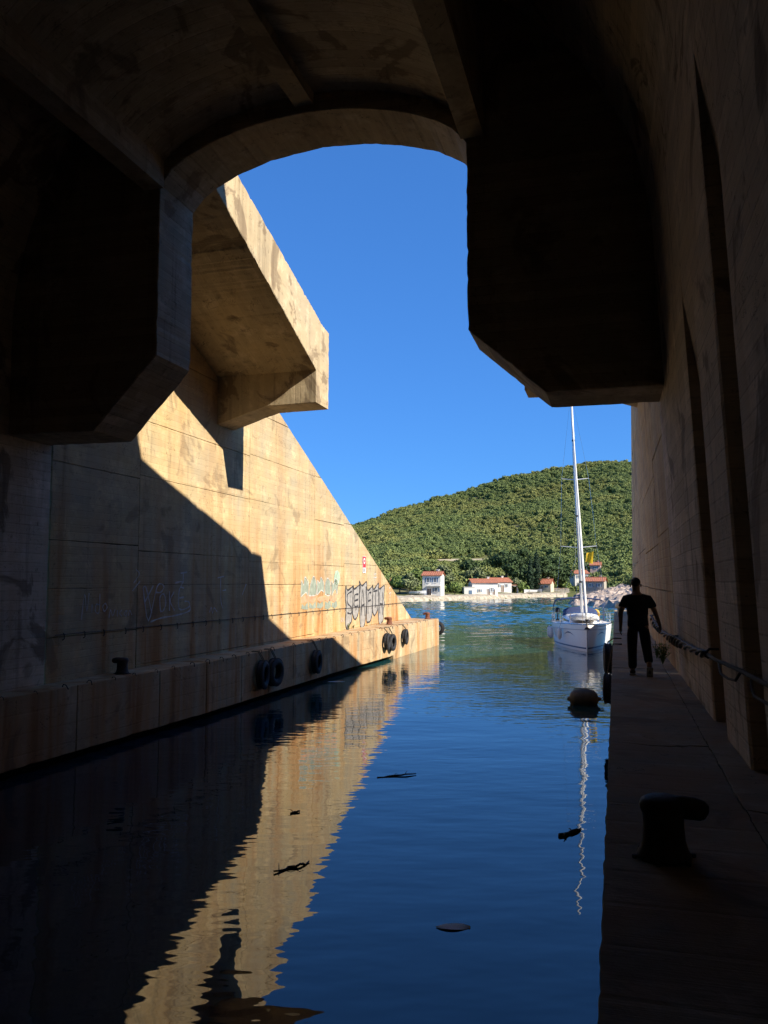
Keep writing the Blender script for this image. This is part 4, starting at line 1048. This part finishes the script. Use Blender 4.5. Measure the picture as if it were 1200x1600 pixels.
for k in range(29):
    u = (k / 28) ** 1.25; y = u * LB; b = max(hb_(u), 0.012); h = sheer(u); rake = -0.28 * (1 - u) ** 6
    w_ = b * (0.80 + 0.12 * min(1, u * 2)); dpt = -0.55 * math.sin(PI * min(1, u * .9 + .1)) - .05
    half = [(0.0, dpt), (w_ * .55, dpt * .75), (w_ * .9, -.15), (w_, .12), (w_ + (b - w_) * .45, h * .45), (w_ + (b - w_) * .8, h * .75), (b, h)]
    def ry(z): return y + rake * max(0, min(1, z / h)) + (0.30 * (1 - u) ** 8 * max(0, -z / .6) if z < 0 else 0)
    P.append([(-x, ry(z), z) for x, z in half[::-1]] + [(x, ry(z), z) for x, z in half[1:]])
hull = MB().grid(P); hull.f.append(tuple(range(28 * 13, 29 * 13))); hull = hull.build('hull', M['hullw'], yacht, True)
def hull_pt(u, z, side, off=0.006):
    b = max(hb_(u), .012); h = sheer(u); w_ = b * (0.80 + 0.12 * min(1, u * 2)); pts_ = [(w_, .12), (w_ + (b - w_) * .45, h * .45), (w_ + (b - w_) * .8, h * .75), (b, h)]
    x = w_
    for (xa, za), (xb, zb) in zip(pts_, pts_[1:]):
        if za <= z <= zb: x = xa + (xb - xa) * (z - za) / (zb - za)
    if z > h: x = b
    return Vector((side * (x + off), u * LB - 0.28 * (1 - u) ** 6 * max(0, min(1, z / h)), z))
for sd in (-1, 1):
    us = [0.004 + .9 * (k / 30) ** 1.3 for k in range(31)]
    MB().grid([[hull_pt(u, .14, sd), hull_pt(u, .22, sd)] for u in us]).build('boot_stripe', M['navyp'], hull, fix=False)
    MB().grid([[hull_pt(u, sheer(u) - .30, sd), hull_pt(u, sheer(u) - .26, sd)] for u in us]).build('cove_line', M['grey'], hull, fix=False)
    MB().grid([[hull_pt(.10 + .13 * q, .68 + .26 * math.sin(PI * (q * .8 + .1)) - .04 * (1 - abs(2 * q - 1)), sd), hull_pt(.10 + .13 * q, .68 + .26 * math.sin(PI * (q * .8 + .1)) + .045 * (1 - abs(2 * q - 1)), sd)] for q in [k / 14 for k in range(15)]]).build('bow_emblem', M['navyp'], hull, fix=False)
    MB().tube([hull_pt(u, sheer(u), sd, 0.0) + Vector((0, 0, .02)) for u in us], .028, 6).build('toe_rail', M['steel'], hull)
P = []
for k in range(21):
    u = .004 + .99 * k / 20; b = max(hb_(u) - .02, .01); h = sheer(u)
    P.append([(b * q, u * LB - .28 * (1 - u) ** 6, h + .05 * (1 - q * q)) for q in (-1, -.5, 0, .5, 1)])
deck = MB().grid(P).build('deck', M['hullw'], yacht, True)
# coachroof
P = []
for (y, hw_, h) in ((2.7, .35, .02), (3.2, .62, .20), (4.0, .88, .34), (5.2, 1.02, .44), (6.6, 1.08, .50), (7.2, 1.08, .50)):
    z0 = sheer(y / LB)
    P.append([(-hw_ - .1, y, z0), (-hw_, y, z0 + h * .75), (-hw_ * .75, y, z0 + h), (0, y, z0 + h + .05), (hw_ * .75, y, z0 + h), (hw_, y, z0 + h * .75), (hw_ + .1, y, z0)])
cr_ = MB().grid(P); cr_.f.append(tuple(range(35, 42))); cab = cr_.build('coachroof', M['hullw'], yacht, True)
for sd in (-1, 1):
    MB().grid([[(sd * (hw_ + .065), y, sheer(y / LB) + h * .30), (sd * (hw_ + .025), y, sheer(y / LB) + h * .62)] for (y, hw_, h) in ((3.6, .76, .27), (4.0, .88, .34), (5.2, 1.02, .44), (6.0, 1.05, .47))]).build('cabin_window', M['glass'], cab, fix=False)
MB().box((0, 3.75, sheer(.33) + .36), (.55, .5, .05)).build('deck_hatch', M['glass'], cab)
# mast, spreaders, furled sails, rigging
MY, MZ = 4.55, sheer(.4) + .38
lean = Vector((-0.030, 0.012, 1)).normalized(); mb0 = Vector((0, MY, MZ))
def mp_(h): return mb0 + lean * h
mast = MB().tube([mp_(0), mp_(7), mp_(13.8)], [.088, .085, .07], 10).build('mast', M['alu'], yacht, True)
for h, wd in ((4.1, 1.05), (8.2, .80)):
    for sd in (-1, 1):
        MB().tube([mp_(h), mp_(h) + Vector((sd * wd, .18, .10))], [.032, .022], 6).build('spreader', M['alu'], mast)
for h in (2.05, 6.0, 10.6): MB().tube([mp_(h) - lean * .05, mp_(h) + lean * .05], .098, 10).build('mast_band', M['blackp'], mast)
bow = Vector((0, -.20, sheer(0) + .10))
MB().tube([bow, bow.lerp(mp_(11.8), .06), bow.lerp(mp_(11.8), .5), bow.lerp(mp_(11.8), .95), mp_(11.8)], [.02, .075, .065, .03, .012], 10).build('furled_jib', M['sail'], yacht, True)
MB().lathe([(0, 0), (.11, 0), (.11, .03), (.07, .05), (.07, .12), (.11, .14), (.11, .17), (0, .17)], 14, Matrix.Translation(bow + Vector((0, .02, .02)))).build('furling_drum', M['blackp'], yacht)
bm0 = mp_(.95); MB().tube([bm0, bm0 + Vector((.1, 3.9, .12))], .06, 8).build('boom', M['alu'], yacht, True)
MB().tube([bm0 + Vector((0, .15, .16)), bm0 + Vector((.05, 1.9, .24)), bm0 + Vector((.1, 3.7, .22))], [.16, .15, .08], 10).build('sail_cover', M['navy'], yacht, True)
for sd in (-1, 1):
    ch = Vector((sd * (hb_(.42) - .06), .42 * LB + .2, sheer(.42)))
    MB().tube([ch, mp_(4.1) + Vector((sd * 1.05, .18, .10)), mp_(8.2) + Vector((sd * .8, .18, .1)), mp_(13.6)], .009, 5).build('shroud', M['steel'], yacht)
    MB().tube([ch + Vector((0, -.2, 0)), mp_(4.0)], .008, 5).build('shroud', M['steel'], yacht)
MB().tube([Vector((0, LB - .1, sheer(1))), mp_(13.75)], .008, 5).build('backstay', M['steel'], yacht)
# yellow flag under the spreader, on its halyard
fp = mp_(3.6) + Vector((.42, .08, 0))
MB().tube([fp + Vector((0, 0, .45)), fp + Vector((.02, 0, -2.6))], .006, 5).build('flag_halyard', M['rope'], yacht)
MB().grid([[(fp.x + .02 + .40 * u - .06 * v, fp.y + .06 * math.sin(u * 5 + v), fp.z + .18 - .52 * v - .16 * u * (1 - v) * (-.6) - .14 * u * v) for u in (0, .25, .5, .75, 1)] for v in (0, .33, .66, 1)]).build('flag', plain('yellow_flag', (0.75, 0.47, 0.01), 0.8), yacht, True, fix=False)
# pulpit, stanchions, lifelines
def shp(u, sd, dz): return Vector((sd * (max(hb_(u), .01) - .05), u * LB - .28 * (1 - u) ** 6, sheer(u) + dz))
MB().tube([shp(.14, -1, .62), shp(.06, -1, .64), shp(.015, -1, .64), Vector((0, -.18, sheer(0) + .64)), shp(.015, 1, .64), shp(.06, 1, .64), shp(.14, 1, .62)], .016, 6).build('pulpit_rail', M['steel'], yacht)
for sd in (-1, 1):
    for u in (.03, .14, .28, .42, .56, .70, .84): MB().tube([shp(u, sd, 0), shp(u, sd, .62)], .014, 6).build('stanchion', M['steel'], yacht)
    for dz in (.33, .61): MB().tube([shp(u, sd, dz) for u in (.14, .28, .42, .56, .70, .84, .95)], .006, 5).build('lifeline', M['steel'], yacht)
# anchor on its roller
MB().tube([(0, -.40, sheer(0) - .02), (0, -.05, sheer(0) + .06), (0, .4, sheer(0) + .09)], .03, 6).add([(-.16, -.22, 1.20), (0, -.46, 1.32), (.16, -.22, 1.20), (0, -.30, 1.42)], [(0, 1, 2), (0, 3, 1), (1, 3, 2), (0, 2, 3)]).build('anchor', M['dark_iron'], yacht)
# sprayhood and bimini
P = []
for (y, hw_, h) in ((6.4, 1.02, .05), (6.75, 1.08, .40), (7.3, 1.10, .52), (7.7, 1.10, .52)):
    z0 = sheer(.6) + .42
    P.append([(-hw_, y, z0 - .25)] + [(hw_ * math.cos(PI - PI * q / 8), y, z0 + h * math.sin(PI * q / 8) ** .6) for q in range(1, 8)] + [(hw_, y, z0 - .25)])
MB().grid(P).build('sprayhood', M['navy'], yacht, True, fix=False)
bz = 2.62; P = []
for y in (7.9, 8.6, 9.4, 10.2):
    P.append([(x, y, bz + .12 * (1 - (x / 1.5) ** 2) - (.10 if abs(x) > 1.4 else 0)) for x in (-1.52, -1.35, -.7, 0, .7, 1.35, 1.52)])
bim = MB().grid(P).build('bimini', M['navy'], yacht, True, fix=False)
md = bim.modifiers.new('thick', 'SOLIDIFY'); md.thickness = .03
for y in (7.95, 9.05, 10.15):
    MB().tube([(-1.55, 9.05 + (y - 9.05) * .25, sheer(.8)), (-1.58, y, bz - .35), (-1.45, y, bz - .05), (-.7, y, bz + .05), (0, y, bz + .08), (.7, y, bz + .05), (1.45, y, bz - .05), (1.58, y, bz - .35), (1.55, 9.05 + (y - 9.05) * .25, sheer(.8))], .018, 6).build('bimini_frame', M['navyp'], bim)
# things carried on deck
def on_yacht(p): return yacht.matrix_basis @ Vector(p)
bpy.context.view_layer.update()
dg = empty('inflatable_dinghy', on_yacht((0, 1.35, sheer(.15) + .20)), -R(10), 'grey-white inflatable dinghy lying on the foredeck of the yacht', 'dinghy')
tb = [(-.62, 2.2, .12), (-.66, 1.2, .12), (-.60, .5, .15), (-.36, .08, .22), (0, -.06, .26), (.36, .08, .22), (.60, .5, .15), (.66, 1.2, .12), (.62, 2.2, .12)]
tb2 = []
for i in range(len(tb) - 1):
    for q in range(4): tb2.append(Vector(tb[i]).lerp(Vector(tb[i + 1]), q / 4))
tb2.append(Vector(tb[-1]))
MB().tube(tb2, [.08] + [.175] * (len(tb2) - 2) + [.08], 12).build('tube', plain('dinghy_white', (0.62, 0.62, 0.61), 0.5), dg, True)
MB().grid([[(-.55, y, .05), (0, y, .0), (.55, y, .05)] for y in (.3, 1, 2)]).build('floor', M['grey'], dg, fix=False)
MB().box((0, 2.1, .16), (1.1, .06, .36)).build('transom', M['grey'], dg)
for sd in (-1, 1):
    MB().tube([(sd * .84, 2.0, .15), (sd * .85, 1.2, .2), (sd * .76, .55, .22)], .014, 5).build('grab_line', M['navyp'], dg)
def fender(u, sd, label):
    p = shp(u, sd, 0); c = on_yacht((p.x + sd * .22, p.y, p.z - .55)); e = empty('boat_fender', c, 0, label, 'fender', 'white fenders hung from the yacht')
    MB().lathe([(0, -.36), (.03, -.36), (.05, -.32), (.115, -.25), (.135, -.1), (.135, .1), (.115, .25), (.05, .32), (.03, .37), (0, .37)], 14).build('cushion', plain('fender_white', (0.68, 0.66, 0.62), 0.45), e, True)
    MB().tube([(0, 0, .36), on_yacht((p.x, p.y, p.z + .35)) - c], .009, 5).build('lanyard', M['rope'], e)
fender(.235, -1, 'white fender nearest the yacht bow on its left side')
fender(.40, -1, 'second white fender on the left side of the yacht')
fender(.48, -1, 'third white fender, outermost on the left of the yacht')
e = empty('horseshoe_buoy', on_yacht((1.0, 8.4, sheer(.8) + .45)), -R(10), 'yellow horseshoe lifebuoy on the yacht stern rail', 'lifebuoy')
MB().tube([(.22 * math.cos(a), 0, .26 * math.sin(a)) for a in [R(-60) + R(300) * k / 14 for k in range(15)]], .075, 8).build('float', M['yellow'], e, True)
MB().tube([(-.1, .02, -.25), (.1, .02, -.25)], .012, 5).build('strap', M['navyp'], e)
e = empty('outboard_motor', on_yacht((-1.35, 8.6, sheer(.8) + .45)), -R(10), 'small dark outboard motor clamped to the yacht left rail', 'outboard')
MB().lathe([(0, .42), (.10, .42), (.15, .36), (.16, .18), (.12, .12), (0, .12)], 12).build('cowl', M['blackp'], e, True)
MB().box((0, 0, -.15), (.08, .12, .55)).build('leg', M['blackp'], e)
MB().lathe([(0, -.03), (.13, 0), (0, .03)], 10, Matrix.Translation((0, .1, -.42)) @ Matrix.Rotation(R(90), 4, 'X')).build('propeller', M['blackp'], e)
# mooring lines
ml = empty('mooring_line', W(47.5, .1, ZR), 0, 'pale mooring line from the yacht bow to the walkway', 'rope')
q0 = on_yacht((.1, .1, sheer(0) + .08)); q1 = W(42, .25, ZR + .02); b0 = W(47.5, .1, ZR)
MB().tube([q0.lerp(q1, k / 10) - b0 - Vector((0, 0, .35 * math.sin(PI * k / 10) * (1 if k < 9 else .3))) for k in range(11)], .014, 6).build('line', M['rope'], ml)
# lamp post stump at the walkway end
e = empty('walkway_light', W(40.5, 0.12, ZR), 0, 'small pale lamp post at the outer end of the walkway', 'lamp')
MB().tube([(0, 0, 0), (0, 0, .35)], .07, 10).build('post', M['stone_w'], e); MB().lathe([(0, .35), (.17, .35), (.19, .45), (.16, .58), (.08, .66), (0, .68)], 12).build('lantern_cap', plain('cream_paint', (0.70, 0.58, 0.36), 0.6), e, True)

# ------------------------------------------------------------------ floating things
buoy = empty('mooring_buoy', (6.2, 26.2, 0.16), R(-8), 'fat yellowish-brown mooring buoy floating off the walkway', 'buoy')
prof = [(0, -.50), (.05, -.50), (.07, -.44), (.18, -.40), (.27, -.30), (.31, -.12), (.31, .12), (.27, .30), (.18, .40), (.07, .44), (.05, .50), (0, .50)]
MB().lathe(prof, 20, Matrix.Rotation(R(90), 4, 'Y')).build('float', plain('weathered_buoy', (0.085, 0.066, 0.038), 0.7, var=0.3, scale=5), buoy, True)
MB().tube([(.48, 0, 0), (.56, 0, .05), (.60, 0, 0), (.56, 0, -.05), (.48, 0, 0)], .02, 6).build('eye', M['iron'], buoy)
MB().tube([(-.30 + .01, .0, .31), (0.0, 0, .322), (.30, 0, .31)], .012, 5).build('seam', M['dark_iron'], buoy)
M['driftwood'] = plain('wet_wood', (0.045, 0.032, 0.022), 0.6, var=0.3)
def stick(label, A, B, r, seed, kids=3):
    g = random.Random(seed); A = Vector(A); B = Vector(B); e = empty('driftwood', (A + B) / 2, 0, label, 'driftwood')
    d = B - A; n = 7; P = [A + d * k / n + Vector((g.uniform(-.03, .03), g.uniform(-.03, .03), g.uniform(-.008, .02))) - (A + B) / 2 for k in range(n + 1)]
    MB().tube(P, [r * (.5 + .7 * math.sin(PI * (k + .6) / (n + 1.2))) for k in range(n + 1)], 7).build('stem', M['driftwood'], e, True)
    for k in range(kids):
        p = P[g.randint(1, n - 1)]; q = p + Vector((g.uniform(-.12, .12), g.uniform(-.16, .16), g.uniform(0, .06)))
        MB().tube([p, (p + q) / 2 + Vector((0, 0, .02)), q], [r * .5, r * .35, r * .2], 5).build('twig', M['driftwood'], e)
stick('dark forked twig floating on the reflection of the sunlit wall', (-1.42, 11.2, .01), (-1.02, 11.62, .012), .015, 1, 4)
stick('dark stubby branch floating near the walkway', (2.58, 12.72, .01), (3.04, 13.12, .015), .026, 2, 3)
stick('long thin stick floating in mid-channel', (-.12, 16.5, .008), (.66, 16.75, .01), .014, 3, 2)
stick('tiny dark twig floating farther left on the reflection', (-1.52, 14.02, .006), (-1.40, 14.1, .008), .014, 4, 1)
lf = MB(); P = []
for i in range(9):
    u = i / 8; wv = .085 * math.sin(PI * u) ** .7 + .001
    P.append([(-.19 + .38 * u, -wv, .006 + .01 * math.sin(u * 4)), (-.19 + .38 * u, 0, .014), (-.19 + .38 * u, wv, .008 + .012 * u)])
lo_ = lf.grid(P).build('floating_leaf', plain('pale_leaf', (0.62, 0.56, 0.50), 0.6), None, True, (0.76, 9.5, 0), fix=False)
tag(lo_, 'pale curled leaf floating alone in the near blue water', 'leaf')
pl_ = MB().add([(-.3, -.04, .01), (-.1, -.09, .012), (.25, -.05, .01), (.34, .02, .012), (.1, .09, .011), (-.25, .05, .012)], [(0, 1, 2, 3, 4, 5)]).build('floating_scrap', plain('scrap_white', (0.5, 0.48, 0.45), 0.7), None, False, W(30.3, -10.3, 0), fix=False)
md = pl_.modifiers.new('thick', 'SOLIDIFY'); md.thickness = .02
tag(pl_, 'small white scrap floating below the quay at the shadow edge', 'debris')

# weeds at the foot of the wall and on the quay
def weed(loc, h, n, seed, label, mat):
    g = random.Random(seed); e = empty('weed', loc, 0, label, 'plant', 'weeds rooted in the concrete'); st = MB(); lv = MB()
    for k in range(n):
        a = g.uniform(0, 2 * PI); q = Vector((math.cos(a), math.sin(a), 0)) * g.uniform(.05, .5) * h; hh = h * g.uniform(.5, 1)
        P = [Vector((0, 0, 0)), q * .35 + Vector((0, 0, hh * .55)), q + Vector((0, 0, hh))]
        st.tube(P, [.006, .005, .002], 4)
        for j in range(7):
            u = .25 + .75 * j / 7; c = P[0].lerp(P[2], u) + Vector((0, 0, hh * .1 * math.sin(PI * u))); d = Vector((g.uniform(-1, 1), g.uniform(-1, 1), g.uniform(-.2, .6))).normalized() * h * .13; n_ = d.cross(Vector((g.uniform(-1, 1), g.uniform(-1, 1), 1))).normalized() * h * .035
            lv.add([c, c + d * .5 + n_, c + d, c + d * .5 - n_], [(0, 1, 2, 3)])
    st.build('stem', mat, e); lv.build('leaves', mat, e, fix=False)
weed(W(17.4, .86, ZR), .42, 26, 1, 'green weed growing at the wall foot beside the man', M['green'])
weed(W(18.6, .80, ZR), .40, 12, 2, 'smaller green weed at the wall foot ahead of the man', M['green'])
weed(W(36.8, TW + .08, ZQ), .32, 14, 3, 'dry weed at the wall foot under the silver graffiti', M['olive'])
weed(W(37.5, TW + .08, ZQ), .25, 10, 4, 'tiny second weed just beyond the one under the silver graffiti', M['olive'])

# ------------------------------------------------------------------ the man walking away
def skin_mesh(name, joints, bones, root, levels=2):
    me = bpy.data.meshes.new(name); names = list(joints)
    me.from_pydata([joints[k][:3] for k in names], [(names.index(a), names.index(b)) for a, b in bones], [])
    o = bpy.data.objects.new(name, me); COL.objects.link(o)
    mo = o.modifiers.new('skin', 'SKIN'); mo.use_smooth_shade = True
    if not me.skin_vertices: me.attributes  # layer is made with the modifier below
    bm = bmesh.new(); bm.from_mesh(me); lay = bm.verts.layers.skin.verify(); bm.verts.ensure_lookup_table()
    for i, k in enumerate(names):
        r = joints[k][3]; r = r if hasattr(r, '__len__') else (r, r)
        bm.verts[i][lay].radius = r; bm.verts[i][lay].use_root = (k == root)
    bm.to_mesh(me); bm.free()
    sb = o.modifiers.new('sub', 'SUBSURF'); sb.levels = levels; sb.render_levels = levels
    bpy.context.view_layer.update()
    dg_ = bpy.context.evaluated_depsgraph_get(); m2 = bpy.data.meshes.new_from_object(o.evaluated_get(dg_))
    bpy.data.objects.remove(o); m2.name = name; m2.shade_smooth(); return m2
M['skin'] = plain('tanned_skin', (0.30, 0.16, 0.09), 0.55, var=0.1); M['shirt'] = plain('black_tshirt', (0.016, 0.016, 0.02), 0.9, var=0.2); M['jeans'] = plain('dark_trousers', (0.016, 0.018, 0.024), 0.9, var=0.25)
M['hair'] = plain('dark_hair', (0.015, 0.012, 0.010), 0.7, var=0.3, scale=60, bump=0.6); M['shoe'] = plain('brown_shoe', (0.10, 0.065, 0.045), 0.7); M['sole'] = plain('pale_sole', (0.45, 0.40, 0.33), 0.8)
man = empty('person', W(15.3, 0.36, ZR), -TH, 'man in black T-shirt and dark trousers walking away along the walkway', 'person')
J = {  # x right, y ahead, z up
 'pel': (0, 0, .93, (.155, .115)), 'wst': (.0, .01, 1.06, (.150, .11)), 'chs': (-.005, .03, 1.26, (.170, .118)), 'shb': (-.01, .03, 1.385, (.125, .085)), 'nck': (-.012, .045, 1.475, .062), 'hdb': (-.015, .06, 1.535, (.068, .082)), 'hdm': (-.018, .07, 1.615, (.076, .094)), 'hdt': (-.02, .07, 1.685, (.060, .075)),
 'hL': (-.088, 0, .88, .096), 'kL': (-.100, .045, .49, .068), 'aL': (-.10, -.02, .10, .042), 'bL': (-.105, .08, .045, .038), 'tL': (-.11, .16, .03, .03),
 'hR': (.088, -.01, .88, .096), 'kR': (.125, .0, .50, .068), 'aR': (.155, -.30, .20, .042), 'bR': (.16, -.255, .105, .036), 'tR': (.165, -.20, .045, .028),
 'sL': (-.180, .03, 1.362, .062), 'eL': (-.275, -.05, 1.12, .045), 'wL': (-.275, .03, .885, .032), 'pL': (-.285, .05, .80, (.036, .02)),
 'sR': (.172, .03, 1.362, .062), 'eR': (.275, .0, 1.13, .043), 'wR': (.345, .08, .90, .030), 'pR': (.36, .11, .83, (.036, .02))}
B = [('pel', 'wst'), ('wst', 'chs'), ('chs', 'shb'), ('shb', 'nck'), ('nck', 'hdb'), ('hdb', 'hdm'), ('hdm', 'hdt'), ('pel', 'hL'), ('hL', 'kL'), ('kL', 'aL'), ('aL', 'bL'), ('bL', 'tL'), ('pel', 'hR'), ('hR', 'kR'), ('kR', 'aR'), ('aR', 'bR'), ('bR', 'tR'),
     ('shb', 'sL'), ('sL', 'eL'), ('eL', 'wL'), ('wL', 'pL'), ('shb', 'sR'), ('sR', 'eR'), ('eR', 'wR'), ('wR', 'pR')]
def fingers(pre, px_, out):
    """four curled fingers and a thumb"""
    p = J['p' + pre]; w0 = J['w' + pre]
    for i, (fy, ln) in enumerate(((.030, .070), (.011, .078), (-.008, .073), (-.026, .058))):
        a = (p[0], p[1] + fy, p[2] - .01); n1 = pre + 'f%da' % i
        J[n1] = (p[0] + out * .004, p[1] + fy, p[2] - .035, .0095); J[pre + 'f%db' % i] = (p[0] - out * .004, p[1] + fy + .004, p[2] - .035 - ln * .5, .0088); J[pre + 'f%dc' % i] = (p[0] - out * .026, p[1] + fy + .006, p[2] - .035 - ln * .85, .0075)
        B.extend([('p' + pre, n1), (n1, pre + 'f%db' % i), (pre + 'f%db' % i, pre + 'f%dc' % i)])
    J[pre + 'ta'] = (p[0] - out * .012, p[1] + .045, p[2] + .02, .0105); J[pre + 'tb'] = (p[0] - out * .022, p[1] + .058, p[2] - .02, .0095); J[pre + 'tc'] = (p[0] - out * .026, p[1] + .054, p[2] - .048, .008)
    B.extend([('p' + pre, pre + 'ta'), (pre + 'ta', pre + 'tb'), (pre + 'tb', pre + 'tc')])
fingers('L', 0, -1); fingers('R', 0, 1)
body = skin_mesh('body', J, B, 'pel'); body.materials.append(M['skin']); bo_ = link('body', body, None, man)
def sub(names, scale, extra=None, root=None, nm='x', mat=None, add=0.0):
    j = {k: (*J[k][:3], tuple(r * scale + add for r in (J[k][3] if hasattr(J[k][3], '__len__') else (J[k][3],) * 2))) for k in names}
    if extra: j.update(extra)
    return j
# T-shirt with loose sleeves
sh_ = sub(['wst', 'chs', 'shb', 'sL', 'sR'], 1.05, None, add=.016)
sh_['hem'] = (0, .0, .90, (.192, .150)); sh_['hem2'] = (0, .0, .83, (.192, .150)); sh_['neck'] = (-.012, .042, 1.455, (.070, .068))
sh_['slL'] = (-.232, .0, 1.24, (.078, .078)); sh_['slL2'] = (-.245, -.012, 1.19, (.078, .078)); sh_['slR'] = (.235, .015, 1.235, (.078, .078)); sh_['slR2'] = (.25, .008, 1.19, (.078, .078))
sm = skin_mesh('tshirt', sh_, [('hem2', 'hem'), ('hem', 'wst'), ('wst', 'chs'), ('chs', 'shb'), ('shb', 'neck'), ('shb', 'sL'), ('sL', 'slL'), ('slL', 'slL2'), ('shb', 'sR'), ('sR', 'slR'), ('slR', 'slR2')], 'chs'); sm.materials.append(M['shirt'])
link('tshirt', sm, None, man)
tr = sub(['pel', 'hL', 'kL', 'hR', 'kR'], 1.02, None, add=.016)
tr['wb'] = (0, .005, 1.0, (.150, .115)); tr['cL'] = (-.10, -.0, .22, .076); tr['cL2'] = (-.102, -.005, .085, .078); tr['cR'] = (.145, -.21, .31, .076); tr['cR2'] = (.153, -.265, .225, .076)
tm = skin_mesh('trousers', tr, [('wb', 'pel'), ('pel', 'hL'), ('hL', 'kL'), ('kL', 'cL'), ('cL', 'cL2'), ('pel', 'hR'), ('hR', 'kR'), ('kR', 'cR'), ('cR', 'cR2')], 'pel'); tm.materials.append(M['jeans'])
link('trousers', tm, None, man)
hp = [(math.cos(R(q)), math.sin(R(q))) for q in range(-34, 90, 12)] + [(0.0, 1.0)]
hr = MB().lathe(hp, 18, Matrix.Translation((-.019, .052, 1.655)) @ Matrix.Rotation(R(14), 4, 'X') @ Matrix.Diagonal((.079, .094, .094, 1)))
link('hair', hr.mesh('hair', True), M['hair'], man)
for sd in (-1, 1): MB().lathe([(0, -.012), (.022, -.012), (.032, 0), (.022, .012), (0, .012)], 10, Matrix.Translation((-.018 + sd * .084, .055, 1.60)) @ Matrix.Rotation(R(90), 4, 'Y') @ Matrix.Scale(1.0, 4)).build('ear', M['skin'], bo_, True)
# face on the far side of the head
MB().add([(-.03, .155, 1.60), (.0, .155, 1.60), (-.015, .182, 1.595), (-.015, .158, 1.65)], [(0, 2, 1), (0, 3, 2), (1, 2, 3)]).build('nose', M['skin'], bo_)
for sd in (-1, 1): MB().lathe([(0, -.012), (.008, -.009), (.012, 0), (.008, .009), (0, .012)], 8, Matrix.Translation((-.016 + sd * .031, .150, 1.638))).build('eye', M['blackp'], bo_, True)
MB().tube([(-.04, .148, 1.562), (-.016, .158, 1.560), (.008, .148, 1.562)], .006, 5).build('mouth', plain('lips', (0.32, 0.12, 0.09), 0.6), bo_)
def shoe(pts, nm):
    m = skin_mesh('shoe', {str(i): (*p[:3], p[3]) for i, p in enumerate(pts)}, [(str(i), str(i + 1)) for i in range(len(pts) - 1)], '1'); m.materials.append(M['shoe']); return link('shoe', m, None, man)
s1 = shoe([(-.10, -.06, .055, (.048, .050)), (-.102, .03, .055, (.052, .045)), (-.107, .12, .045, (.052, .036)), (-.112, .19, .034, (.04, .025))], 'L')
MB().box((-.106, .06, .012), (.10, .29, .022)).build('sole', M['sole'], s1)
s2 = shoe([(.155, -.325, .175, (.048, .05)), (.158, -.275, .12, (.052, .045)), (.162, -.225, .065, (.052, .036)), (.165, -.18, .035, (.04, .026))], 'R')
MB().box((.160, -.275, .082), (.10, .25, .022), Matrix.Rotation(R(-43), 3, 'X')).build('sole', M['sole'], s2)
man.scale = (1.05, 1.0, .965)
# what he carries
it = empty('paper_cup', man.matrix_basis @ Vector((.335, .125, .775)), -TH, 'small white paper cup in the right hand of the walking man', 'cup')
bpy.context.view_layer.update()
it.location = W(15.3, .36, ZR) + Matrix.Rotation(-TH, 3, 'Z') @ Vector((.326 * 1.05, .112, .755 * .965))
MB().lathe([(0, 0), (.022, 0), (.030, .085), (.032, .088), (.028, .085), (.021, .006), (0, .006)], 14).build('cup', plain('white_paper', (0.72, 0.70, 0.66), 0.8), it, True)
